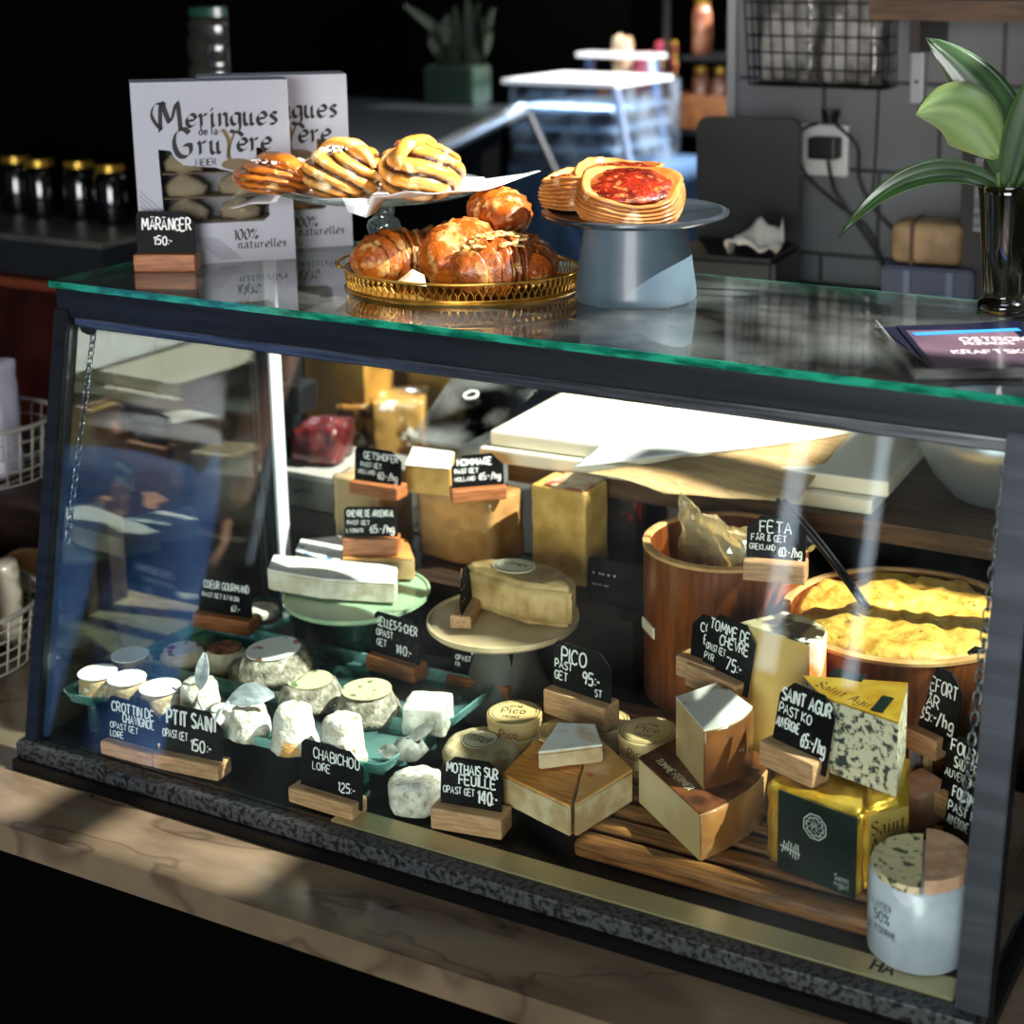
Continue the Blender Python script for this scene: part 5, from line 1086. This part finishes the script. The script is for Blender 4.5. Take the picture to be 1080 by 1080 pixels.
lf2 = mat('pale_leaf_back', '5F7A42', .4, tone2='93A468', coat=.1)
RX = Vector((.897, .441, 0))
def vp(r_, z, dep=0): return tuple(RX*r_ + Vector((-.44, .90, 0))*dep + Vector((0, 0, z)))
big_leaf((0, 0, .10), vp(-.09, .165), vp(-.178, .055), .028, lf, (0, .5, .9), cup=-.30)
big_leaf(vp(-.01, .14), vp(-.04, .21), vp(-.100, .185), .070, lf2, (.1, .2, .95), cup=.25)
big_leaf((0, 0, .11), vp(.01, .20, .03), vp(-.085, .262, .05), .060, lf, (.6, .4, .7))
big_leaf((0, 0, .10), vp(.05, .17, -.02), vp(.12, .24, -.03), .060, lf, (.9, .3, .2))
big_leaf((0, 0, .10), vp(.05, .18, .02), vp(.12, .25, .02), .06, lf, (.5, .3, .7))
big_leaf((0, 0, .10), vp(.02, .19, -.02), vp(.03, .25, -.03), .050, lf, (.9, .3, .2))
big_leaf((0, 0, .10), vp(.06, .12, -.02), vp(.13, .10, -.02), .05, lf, (0, .5, .9), cup=-.2)
for k in range(5):
    bm = BM(); q = vp((k-2)*.006, .125, (k % 2)*.008); tube(bm, [(0, 0, .002), (q[0]*.5, q[1]*.5, .06), q], .0028, 7); obj('stem', bm, mat('plant_stem', '4A6A36', .5), t, smooth=True)
# ================================================================== behind the counter, by the tiled wall
wire_m = mat('black_wire', '0C0C0D', .45, .5)
t = thing('wall_wire_basket', 'black wire basket hanging on the tiled wall holding clear bags', 'basket', (.51, 1.2998, .725), 0)
bm = BM()
def grid_wall(bm, a, b, c, d, nu, nv, r):
    a, b, c, d = [Vector(q) for q in (a, b, c, d)]
    for i in range(nu+1): u = i/nu; tube(bm, [a.lerp(b, u), d.lerp(c, u)], r, 5)
    for j in range(nv+1): v = j/nv; tube(bm, [a.lerp(d, v), b.lerp(c, v)], r, 5)
w0, w1, h_, dp = -.115, .115, .24, .07
grid_wall(bm, (w0, -dp, 0), (w1, -dp, 0), (w1+.01, -dp-.02, h_), (w0-.01, -dp-.02, h_), 11, 9, .0014); grid_wall(bm, (w0, -dp, 0), (w1, -dp, 0), (w1, -.003, 0), (w0, -.003, 0), 11, 3, .0014)
grid_wall(bm, (w0, -dp, 0), (w0, -.003, 0), (w0, -.003, h_), (w0-.01, -dp-.02, h_), 3, 9, .0014); grid_wall(bm, (w1, -dp, 0), (w1, -.003, 0), (w1, -.003, h_), (w1+.01, -dp-.02, h_), 3, 9, .0014)
obj('wire_grid', bm, wire_m, t)
bag2 = mat('crinkled_bag', '8C8A86', .25, col2='4A4844', ns=16, coat=.5, bump=.8, bs=30)
for lb, x, wd, hh in (('crinkled bag in the left half of the wall basket', -.055, .10, .16), ('crinkled bag in the right half of the wall basket', .055, .10, .175)):
    block('plastic_bag', lb, (.51+x, 1.265, .729), wd, .05, hh, bag2, 0, 41, .006, .012, 'bags in the wall basket', 'bag')
t = thing('wall_socket', 'white double wall socket plate on the tiles', 'socket', (.505, 1.2995, .615), 0)
bm = BM(); box(bm, 0, -.005, 0, .085, .010, .085, .003); box(bm, -.086, -.005, -.012, .075, .010, .06, .003); obj('plate', bm, mat('socket_white', 'C9C9C6', .4), t)
t = thing('power_adapter', 'black power adapter plugged into the wall socket', 'plug', (.515, 1.289, .622), 0)
bm = BM(); box(bm, .0, -.02, 0, .048, .038, .036, .004); obj('body', bm, black, t)
t = thing('power_plug', 'small black plug above the power adapter', 'plug', (.520, 1.289, .668), 0)
bm = BM(); lathe(bm, [(0, 0), (.010, 0), (.016, .018), (.016, .022), (0, .022)], 16, m=TR(0, -.010, -.006)); obj('body', bm, black, t)
def cable(label, pts, r=.003):
    pts = [Vector(p) for p in pts]; q = []
    for i in range(len(pts)-1):
        a, b, c, d = pts[max(i-1, 0)], pts[i], pts[i+1], pts[min(i+2, len(pts)-1)]
        for j in range(8):
            u = j/8; q.append(.5*((2*b)+(-a+c)*u+(2*a-5*b+4*c-d)*u*u+(-a+3*b-3*c+d)*u**3))
    q.append(pts[-1]); bm = BM(); tube(bm, q, r, 7); o = obj('power_cable', bm, black, smooth=True); tag_it(o, label, 'cable', 'cables hanging on the tiled wall')
cable('black cable looping left from the power adapter', [(.495, 1.284, .66), (.462, 1.286, .64), (.470, 1.288, .58), (.52, 1.288, .535), (.585, 1.288, .49), (.62, 1.288, .42)])
cable('black cable hanging down from the power adapter', [(.520, 1.27, .600), (.530, 1.28, .55), (.565, 1.286, .50), (.60, 1.286, .455), (.63, 1.28, .41)])
cable('black cable curving right from the small plug', [(.528, 1.282, .66), (.565, 1.284, .625), (.570, 1.286, .57), (.60, 1.287, .52), (.655, 1.286, .47), (.70, 1.28, .42)])
cable('thin cable running straight down the tiles beside the basket', [(.596, 1.295, .73), (.594, 1.295, .62), (.590, 1.295, .54)], .002)
t = thing('black_bin', 'black bin with raised rounded lid standing before the tiled wall', 'bin', (.425, 1.09, .3905), .12)
bm = BM(); slab(bm, -.085, .095, -.08, .085, 0, .085); bmesh.ops.bevel(bm, geom=list(bm.edges), offset=.008, segments=2, affect='EDGES'); obj('body', bm, black, t)
bm = BM(); ol = []
for cx, cz, a0 in ((.070, .195, 0), (-.065, .195, PI/2), (-.065, .02, PI), (.070, .02, 1.5*PI)):
    for k in range(6): a = a0+PI/2*k/5; ol.append((cx+.02*math.cos(a), cz+.02*math.sin(a)))
prism(bm, ol, -.006, .006, m=TR(0, .09, .07) @ Matrix.Rotation(PI/2, 4, 'X')); obj('lid', bm, black, t)
bm = BM(); crumple(bm, [(.45, 1.02, .482), (.53, 1.04, .500), (.52, 1.08, .53), (.43, 1.06, .49)], (12, 10), .03, 6); o = solid(obj('crumpled_paper', bm, mat('grey_tissue', 'B9B4AA', .7), smooth=True)); tag_it(o, 'crumpled pale paper lying on top of the black bin', 'paper')
t = thing('wrapped_parcel', 'brown wrapped bread parcel lying on the blue crate', 'parcel', (.740, 1.14, .4715), .1)
bm = BM(); box(bm, 0, 0, .033, .11, .08, .065, .018, seg=4); obj('body', bm, mat('parcel_brown', '9A7E58', .6, col2='7A6040', ns=20), t, smooth=True)
bm = BM(); box(bm, -.022, -.0005, .033, .008, .0835, .0685, .004); obj('band', bm, mat('parcel_band', '4A3420', .6), t)
t = thing('blue_crate', 'dark blue plastic crate under the brown parcel', 'crate', (.745, 1.14, .3905), .1)
bm = BM(); slab(bm, -.07, .07, -.05, .05, 0, .08); bmesh.ops.bevel(bm, geom=list(bm.edges), offset=.004, segments=2, affect='EDGES'); obj('body', bm, mat('blue_plastic', '2A3450', .4), t)
for x in (-.03, .035):
    bm = BM(); slab(bm, x-.005, x+.005, -.0545, -.0505, .004, .076); obj('rib', bm, mat('grey_blue_rib', '5A6480', .4), t)
t = thing('coffee_grinder', 'tall black appliance with a steel bar behind the vase', 'appliance', (.86, 1.17, .3905), 0)
bm = BM(); slab(bm, -.07, .12, -.06, .06, 0, .27); bmesh.ops.bevel(bm, geom=list(bm.edges), offset=.008, segments=2, affect='EDGES'); obj('body', bm, black, t)
bm = BM(); slab(bm, -.045, -.033, -.068, -.0605, .14, .25); obj('bar', bm, steel, t)
t = thing('wall_shelf', 'dark brown wooden shelf high on the tiled wall', 'shelf', (.85, 1.2, .838), 0)
bm = BM(); slab(bm, -.21, .45, -.09, .0995, 0, .03); obj('board', bm, brown_wood, t)
for x in (-.15, .38):
    bm = BM(); slab(bm, x-.008, x+.008, -.05, .0995, -.05, 0); obj('bracket', bm, dark_wood, t)
t = thing('paper_roll_holder', 'pale vertical dispenser strip on the tiles under the wall shelf', 'dispenser', (.665, 1.2995, .705), 0)
bm = BM(); box(bm, 0, -.010, .045, .022, .020, .10, .003); obj('body', bm, mat('pale_plastic', '9A9EA2', .4), t)
bm = BM(); lathe(bm, [(0, 0), (.003, 0), (.003, .002), (0, .002)], 10, m=TR(0, -.0215, .03, rx=PI/2)); obj('screw', bm, black, t)

# ================================================================== far part of the shop
t = thing('far_display_counter', 'blue glass counter display with two white tops far behind the pastries', 'display case', (-.72, 2.62, 0), 0)
blue_m = mat('blue_cabinet', '56749C', .4, col2='3E587C', ns=6); white_top = mat('white_top', 'E9EDF2', .3); blue_glass = glassy('blue_case_glass', 'DCE6F0', .08, haze='B9CCE0', hz=.30)
bm = BM(); slab(bm, -.22, .23, .0, .42, FZ, .36); obj('body', bm, blue_m, t)
for z in (.40, .455, .51):
    bm = BM(); slab(bm, -.21, .10, .02, .40, z, z+.012); obj('shelf', bm, mat('blue_shelf', 'C9D4DE', .3), t)
bm = BM(); slab(bm, -.21, .12, .0, .006, .36, .584); slab(bm, .12, .126, .0065, .40, .36, .584); obj('glass_front', bm, blue_glass, t)
l = bpy.data.lights.new('display_fill_light', 'AREA'); l.shape = 'RECTANGLE'; l.size = .30; l.size_y = .03; l.energy = 3.0; l.color = (.80, .90, 1.0)  # lamp added inside the display to brighten the background
o = bpy.data.objects.new('display_fill_light', l); COL.objects.link(o); o.parent = t; o.location = (-.05, .06, .578)
bm = BM(); slab(bm, -.23, .13, -.01, .34, .585, .597); obj('top', bm, white_top, t)
bm = BM(); slab(bm, -.20, .06, .36, .44, .640, .652); obj('upper_top', bm, white_top, t)
for x in (-.18, .04):
    bm = BM(); slab(bm, x-.012, x+.012, .40, .42, .36, .64); obj('post', bm, mat('blue_steel', '5A72A0', .3, .7), t)
for a, b in (((.13, -.01, .585), (.19, -.02, .30)), ((.05, .36, .64), (.10, .36, .37))):
    bm = BM(); tube(bm, [a, b], .012, 8); obj('edge_bar', bm, mat('pale_blue_steel', '9DB4DC', .3, .5), t)
t = thing('stainless_counter', 'dark counter with a steel edge running back left of the blue display', 'counter', (0, 0, 0))
bm = BM(); prism(bm, [(-.455, 1.43), (-.880, 2.58), (-2.1, 2.58), (-2.1, 1.43)], .505, .530); obj('top', bm, mat('dark_counter_top', '1E2226', .35, .3), t)
bm = BM(); prism(bm, [(-.50, 1.48), (-.92, 2.55), (-2.08, 2.55), (-2.08, 1.48)], FZ, .505); obj('body', bm, matte_black, t)
bm = BM(); tube(bm, [(-.440, 1.42, .518), (-.868, 2.58, .518)], .019, 8); obj('edge_rail', bm, mat('pale_steel_rail', 'A9B0B8', .3, .7), t)
bm = BM(); tube(bm, [(-.835, 2.56, .51), (-.735, 2.56, .32)], .010, 8); obj('strut', bm, mat('grey_strut', '26292E', .5, .3), t)
t = thing('green_planter', 'dark green box planter on the dark counter', 'planter', (-1.045, 2.55, .5255), .1)
bm = BM(); slab(bm, -.09, .06, -.05, .07, 0, .11); bmesh.ops.bevel(bm, geom=list(bm.edges), offset=.006, segments=2, affect='EDGES'); obj('box', bm, mat('dark_green', '0A1F14', .5, col2='102A1A', ns=12), t)
bm = BM()
for k in range(26):
    rnd = random.Random(k); leaf(bm, (rnd.uniform(-.08, .05), rnd.uniform(-.03, .05), .10), (rnd.uniform(-.16, .12), rnd.uniform(-.06, .1), rnd.uniform(.16, .30)), .03, (.004, -.006, .004))
solid(obj('foliage', bm, mat('dark_foliage', '0C160A', .6, col2='16240F', ns=20), t))
GJ = 'small jars on the dark counter'
for k in range(7):
    x = -1.05-.085*k; bm = BM(); lathe(bm, [(0, 0), (.032, 0), (.034, .01), (.034, .05), (.026, .058), (.026, .072), (0, .072)], 18)
    o = obj('spice_jar', bm, mat('dim_jar', '3A3A34', .3, col2='55503F', ns=40, bump=.4, coat=.3), loc=(x, 1.95, .526), smooth=True)
    tag_it(o, 'small dim jar in the row on the dark counter behind the meringue boxes', 'jar', GJ)
bin_m = mat('orange_crate_wood', 'B0703A', .5, col2='8C5224', ns=12, stretch=(1, 6, 6))
def crate(label, loc, w_, d_, h_):
    t = thing('wooden_crate', label, 'crate', loc, 0, 'wooden crates on the far shelf')
    for (n_, a) in (('front_board', (-w_/2, w_/2, 0, .01, .012, h_)), ('back_board', (-w_/2, w_/2, d_-.01, d_, .012, h_)), ('side_board', (-w_/2, -w_/2+.01, .0105, d_-.0105, .012, h_)), ('side_board', (w_/2-.01, w_/2, .0105, d_-.0105, .012, h_)), ('bottom_board', (-w_/2, w_/2, 0, d_, 0, .0115))):
        bm = BM(); slab(bm, *a); obj(n_, bm, bin_m, t)
    return t
t = thing('far_shelf_unit', 'black shelf unit at the back with crates and jars', 'shelf', (0, 3.10, 0), 0)
bm = BM(); slab(bm, -.94, -.36, -.02, .28, .412, .430); obj('shelf', bm, black, t)
bm = BM(); slab(bm, -.645, -.36, 0, .28, .632, .642); obj('shelf', bm, black, t)
for x in (-.672, -.372):
    bm = BM(); slab(bm, x, x+.014, -.035, -.0205, FZ, 1.1); obj('post', bm, black, t)
bm = BM(); slab(bm, -.735, -.705, -.045, -.021, FZ, .412); obj('pale_post', bm, mat('pale_post', 'D2BFA0', .5), t)
bm = BM(); slab(bm, -.94, -.36, .2805, .30, FZ, 1.2); obj('back_panel', bm, matte_black, t)
crate('front orange wooden crate at the right of the far shelf', (-.540, 3.105, .4305), .20, .17, .098)
crate('wooden crate of wrapped bags left of the black post', (-.805, 3.105, .4305), .23, .17, .098)
jm = mat('pink_brown_jar', 'B07A60', .25, col2='8A5440', ns=30, coat=.5); lidm = mat('gold_lid', 'B8963E', .3, .8)
for i, (x, z, wds) in enumerate(((-.605, .6425, 'upper row left'), (-.490, .6425, 'upper row right'), (-.605, .4425, 'crate left'), (-.540, .4425, 'crate middle'), (-.475, .4425, 'crate right'))):
    t = thing('preserve_jar', 'pink brown preserve jar with metal lid, '+wds+' of the far shelf', 'jar', (x, 3.19, z), 0, 'preserve jars on the far shelf')
    bm = BM(); lathe(bm, [(0, 0), (.026, 0), (.028, .006), (.028, .12), (.02, .150), (0, .150)], 20); obj('glass', bm, jm, t, smooth=True)
    bm = BM(); hz_ = .1505; lathe(bm, [(0, hz_), (.023, hz_), (.023, hz_+.014), (0, hz_+.014)], 20); obj('lid', bm, lidm, t, angle=40)
for i, (x, cl, c2, lb, hh) in enumerate(((-.725, 'D9B04A', 'C9406A', 'yellow and pink wrapped sweets bag in the far crate', .24), (-.800, 'B0305A', 'D98AA0', 'pink wrapped bag in the far crate', .20), (-.875, 'A98A6A', 'D9C9AE', 'beige wrapped bag in the far crate', .25))):
    block('gift_bag', lb, (x, 3.19, .4430), .058, .05, hh, mat('bag_'+cl, cl, .3, col2=c2, ns=16, contrast=(.48, .56), coat=.5, bump=.6, bs=30), .1*i, 50+i, .009, .02, 'wrapped bags on the far shelf', 'bag')

# ================================================================== left of the case
t = thing('dark_cabinet', 'dark red brown cabinet with a grey top ledge left of the meringue boxes', 'cabinet', (-1.0, 1.0, 0), .0)
bm = BM(); slab(bm, -.55, .17, 0, .35, FZ, .325); obj('body', bm, mat('red_brown_wood', '38100A', .4, col2='200805', ns=8), t)
bm = BM(); slab(bm, -.56, .18, -.02, .36, .325, .395); obj('drawer_front', bm, mat('grey_black', '1C2024', .4), t)
bm = BM(); slab(bm, -.57, .19, -.03, .37, .395, .405); obj('top_ledge', bm, mat('grey_stone', '5A5A56', .4, col2='3E3E3A', ns=8), t)
bm = BM(); slab(bm, -.56, .18, -.028, -.0205, .300, .318); obj('trim', bm, mat('reddish_trim', '6A3420', .4), t)
bm = BM(); slab(bm, -.56, .18, .33, .35, .405, 1.2); obj('back_panel', bm, matte_black, t)
for k, (x, y) in enumerate(((-1.16, 1.16), (-1.07, 1.18), (-.965, 1.16), (-.895, 1.22), (-1.25, 1.18))):
    t = thing('dark_jar', 'dark glass jar with a gold rimmed lid on the grey ledge', 'jar', (x, y, .4055), 0, 'dark jars on the grey ledge')
    bm = BM(); lathe(bm, [(0, 0), (.034, 0), (.036, .006), (.036, .09), (.028, .105), (0, .105)], 24); obj('glass', bm, mat('black_glass', '050505', .08, coat=.8), t, smooth=True)
    bm = BM(); lathe(bm, [(0, .1055), (.030, .1055), (.030, .118), (0, .118)], 24); obj('lid', bm, mat('gold_lid', 'B8963E', .3, .8), t, angle=40)
bm = BM(); slab(bm, -.165, -.105, .62, .68, FZ, CZ); struct('pillar', bm, matte_black)
t = thing('dark_plinth', 'black plinth under the stack of ribbed jars', 'plinth', (-.62, 1.12, 0), 0)
bm = BM(); slab(bm, -.11, .11, -.11, .11, FZ, .405); obj('body', bm, matte_black, t)
t = thing('jar_stack', 'stack of dim ribbed glass storage jars behind the front meringue box', 'jar stack', (-.62, 1.12, .4055), 0)
jg = mat('ribbed_dim_glass', '3A3A36', .15, col2='22221F', ns=10, coat=.8)
for k in range(3):
    z = .0005+k*.145; bm = BM(); lathe(bm, [(0, z), (.060, z), (.066, z+.012), (.066, z+.035), (.060, z+.045), (.067, z+.055), (.067, z+.085), (.060, z+.096), (.064, z+.11), (.058, z+.128), (0, z+.128)], 32); obj('jar', bm, jg, t, smooth=True)
    bm = BM(); lathe(bm, [(0, z+.1282), (.060, z+.1282), (.060, z+.1445), (0, z+.1445)], 32); obj('lid', bm, mat('green_seal', '1F4A3A', .3, coat=.5), t, angle=40)
# wire baskets
white_wire = mat('cream_wire', 'B9B3A4', .5, .2)
def wire_basket(label, c, r, h, m, n=34, rings=5, lean=1.12):
    t = thing('wire_basket', label, 'basket', c, 0, 'wire baskets left of the case'); bm = BM()
    for k in range(n):
        a = 2*PI*k/n; tube(bm, [(r*math.cos(a)*(1+(lean-1)*u), r*math.sin(a)*(1+(lean-1)*u), .002+h*u) for u in (0, .5, 1)], .0014, 5)
    for k in range(rings+1):
        u = k/rings; rr = r*(1+(lean-1)*u); tube(bm, [(rr*math.cos(2*PI*q/48), rr*math.sin(2*PI*q/48), .002+h*u) for q in range(48)], .0014 if k < rings else .0035, 6, closed=True)
    for k in range(-3, 4): xx = r*k/4; yy = math.sqrt(r*r-xx*xx); tube(bm, [(xx, -yy, .002), (xx, yy, .002)], .0012, 5)
    obj('wire_frame', bm, m, t, smooth=True); return t
wire_basket('cream wire basket of paper bags on the ledge left of the case', (-.318, .170, .0005), .110, .080, white_wire)
for k, (x, y, rr, hh, cl) in enumerate(((-.262, .165, .2, .12, 'C9B48A'), (-.318, .12, -.3, .13, 'B9BDBE'), (-.345, .21, .6, .12, '8C5A3A'), (-.278, .228, .9, .125, 'D0C6AE'))):
    block('snack_bag', ['tan snack bag', 'clear grey snack bag', 'brown snack bag', 'cream snack bag'][k]+' standing in the cream wire basket', (x, y, .006), .055, .035, hh, mat('snack_'+cl, cl, .25, col2='5A4A34', ns=18, contrast=(.5, .64), coat=.6, bump=.7, bs=34), rr, 60+k, .004, .012, 'snack bags in the wire basket', 'bag')
t = thing('display_riser', 'dark wooden riser left of the case carrying a wire basket', 'riser', (-.50, .42, 0), 0)
bm = BM(); slab(bm, -.26, .26, -.10, .03, .165, .182); obj('top', bm, dark_wood, t)
for x in (-.24, .23):
    bm = BM(); slab(bm, x-.01, x+.01, -.09, .02, .0005, .165); obj('leg', bm, dark_wood, t)
wire_basket('pale wire basket on the dark riser left of the case', (-.455, .375, .1825), .090, .085, mat('grey_wire', '9A968C', .5, .3), 30, 4)
block('paper_bag', 'white paper bag standing in the basket on the riser', (-.447, .370, .1885), .09, .05, .17, mat('white_bag', 'B9B6C4', .6), .2, 71, .003, .006, None, 'bag')
def loaf(label, c, L, r, rz, seed, m):
    t = thing('bread_loaf', label, 'bread', c, rz, 'small loaves under the riser'); bm = BM(); lathe(bm, [(0, 0), (r*.8, 0), (r, r*.3), (r*.9, r*.8), (r*.5, r*1.1), (0, r*1.15)], 28, sx=L/(2*r)); rough(bm, .004, 40, seed, keep_base=.002); obj('crust', bm, m, t, smooth=True)
cr = mat('loaf_crust', 'A9713A', .5, col2='D9B27A', ns=16, contrast=(.45, .7), bump=.4, bs=60)
loaf('round floury loaf under the riser nearest the case', (-.325, .400, .0005), .10, .042, .2, 1, cr); loaf('brown loaf under the riser beside the floury one', (-.43, .41, .0005), .11, .045, -.2, 2, cr)
# right of the case
wire_basket('dark wire basket on the ledge right of the display case', (1.281, .06, .0005), .095, .16, mat('dark_wire', '1A1816', .4, .6), 30, 7)
block('dark_bottle_pack', 'dark wrapped pack standing in the basket right of the case', (1.277, .06, .006), .10, .08, .20, mat('dark_pack', '1A1614', .35, col2='4A443E', ns=20, contrast=(.5, .62), coat=.5, bump=.5), .3, 81, .004, .02, None, 'pack')

# lamps added to brighten the dark far shop
def pendant(label, x, y, z, power, col):
    t = thing('added_lamp', label, 'lamp', (x, y, z), 0, 'added lamps over the far shop')
    bm = BM(); lathe(bm, [(.02, .10), (.05, .08), (.09, .0), (.085, .0), (.045, .075), (.015, .095)], 28); obj('lamp_shade', bm, black_metal, t, smooth=True)
    bm = BM(); tube(bm, [(0, 0, .10), (0, 0, CZ-z)], .004, 6); obj('cord', bm, black, t)
    l = bpy.data.lights.new('added_fill_spot', 'SPOT'); l.energy = power; l.color = col; l.spot_size = 2.2; l.spot_blend = .5; l.shadow_soft_size = .04
    o = bpy.data.objects.new('added_fill_spot', l); COL.objects.link(o); o.parent = t; o.location = (0, 0, .03)
pendant('added black lamp brightening the far crates', -.55, 2.55, 1.55, 34, (1.0, .8, .55))
pendant('added black lamp brightening the far blue display', -1.05, 2.15, 1.50, 40, (.75, .87, 1.0))
# ================================================================== customer standing on the shop floor, seen mirrored in the sloping front pane
def skin_body(name, verts, edges, radii, m, parent=None, sub=2):
    me = bpy.data.meshes.new(name); me.from_pydata(verts, edges, []); me.materials.append(m)
    o = bpy.data.objects.new(name, me); COL.objects.link(o)
    md = o.modifiers.new('skin', 'SKIN'); md.use_smooth_shade = True
    for i, r in enumerate(radii):
        d = me.skin_vertices[0].data[i]; d.radius = (r, r) if not isinstance(r, tuple) else r; d.use_root = (i == 0)
    s = o.modifiers.new('smooth', 'SUBSURF'); s.levels = sub; s.render_levels = sub
    if parent: o.parent = parent
    return o
if True:
    root = thing('person', 'person in blue jeans and a pale shirt standing on the shop floor before the case', 'person', (-.84, -.93, FZ), -.75); root.scale = (1.06, 1.06, 1.08)
    skin = mat('skin', 'C99A7C', .5, sss=.1); denim = mat('denim', '2F5FA8', .7, col2='4A7FC4', ns=12, bump=.3, bs=300); shirt = mat('pale_shirt', 'B9BDC4', .8); hair = mat('brown_hair', '3A2618', .6)
    V = [(0, 0, .98), (0, .01, 1.15), (0, .01, 1.32), (0, .01, 1.45), (0, -.005, 1.53), (0, -.02, 1.60), (0, -.025, 1.68), (0, -.01, 1.75),
         (.17, .01, 1.43), (.24, .02, 1.20), (.22, -.07, .96), (.21, -.11, .88), (-.17, .01, 1.43), (-.24, .02, 1.20), (-.22, -.05, .96), (-.21, -.08, .88),
         (.095, 0, .90), (.10, -.01, .50), (.105, .02, .10), (.11, -.10, .04), (-.095, 0, .90), (-.10, -.01, .50), (-.105, .02, .10), (-.11, -.10, .04)]
    Ed = [(0, 1), (1, 2), (2, 3), (3, 4), (4, 5), (5, 6), (6, 7), (3, 8), (8, 9), (9, 10), (10, 11), (3, 12), (12, 13), (13, 14), (14, 15), (0, 16), (16, 17), (17, 18), (18, 19), (0, 20), (20, 21), (21, 22), (22, 23)]
    Rr = [(.15, .11), (.135, .10), (.15, .11), (.12, .09), .055, .075, (.078, .095), .07, .062, .045, .034, .036, .062, .045, .034, .036, .088, .060, .042, .038, .088, .060, .042, .038]
    body = skin_body('body', V, Ed, Rr, skin, root)
    for s, wx, wy, wz in ((1, .21, -.11, .88), (-1, -.21, -.08, .88)):
        for k in range(5):
            L_ = (.062, .078, .084, .078, .060)[k]; a = (k-2)*.22
            if k == 0: pts = [(wx-s*.010, wy, wz-.01), (wx-s*.040, wy-.016, wz-.045), (wx-s*.046, wy-.024, wz-.072)]
            else: pts = [(wx+.0, wy, wz-.02), (wx, wy+(k-2.5)*.020, wz-.065), (wx-s*.008, wy+(k-2.5)*.022, wz-.065-L_*.5), (wx-s*.022, wy+(k-2.5)*.021, wz-.065-L_*.85)]
            bm = BM(); tube(bm, pts, lambda u: .0105-.003*u, 8); obj('finger', bm, skin, root, smooth=True)
    jv = [V[0], (0, 0, 1.06), (.095, 0, .88), (.10, -.01, .50), (.105, .02, .12), (-.095, 0, .88), (-.10, -.01, .50), (-.105, .02, .12)]
    skin_body('jeans', jv, [(0, 1), (0, 2), (2, 3), (3, 4), (0, 5), (5, 6), (6, 7)], [(.168, .128), (.160, .120), .108, .080, .070, .108, .080, .070], denim, root)
    sv = [(0, .01, 1.14), (0, .01, 1.04), (0, .01, 1.32), (0, .01, 1.45), (.17, .01, 1.44), (.235, .02, 1.24), (-.17, .01, 1.44), (-.235, .02, 1.24)]
    skin_body('shirt', sv, [(0, 1), (0, 2), (2, 3), (3, 4), (4, 5), (3, 6), (6, 7)], [(.165, .125), (.172, .132), (.170, .126), (.13, .10), .078, .062, .078, .062], shirt, root)
    bm = BM(); lathe(bm, [(0, .115), (.045, .105), (.08, .07), (.092, .02), (.088, -.04), (.07, -.055), (.075, -.03), (.08, .0), (0, .02)], 28, m=TR(0, .0, 1.69)); 
    obj('hair', bm, hair, root, smooth=True)
    for s in (1, -1):
        bm = BM(); lathe(bm, [(0, -.008), (.010, -.004), (.011, .002), (.006, .008), (0, .009)], 14, m=TR(s*.032, -.108, 1.685)); obj('eye', bm, mat('eye_white', 'E9E6E0', .3, col2='2A1A10', ns=90, contrast=(.6, .62)), root, smooth=True)
        bm = BM(); lathe(bm, [(0, -.03), (.014, -.015), (.018, .01), (.010, .03), (0, .032)], 14, m=TR(s*.083, -.01, 1.68)); obj('ear', bm, skin, root, smooth=True)
        bm = BM(); box(bm, s*.11, -.06, .045, .09, .26, .085, .03, seg=4); obj('shoe', bm, mat('dark_shoe', '1A1A1C', .5), root, smooth=True)
    bm = BM(); lathe(bm, [(0, -.02), (.014, -.014), (.010, .012), (0, .03)], 14, m=TR(0, -.122, 1.655)); obj('nose', bm, skin, root, smooth=True)
    bm = BM(); tube(bm, [(-.024, -.104, 1.615), (0, -.112, 1.612), (.024, -.104, 1.615)], .0055, 8); obj('mouth', bm, mat('lips', 'A5605A', .5), root, smooth=True)
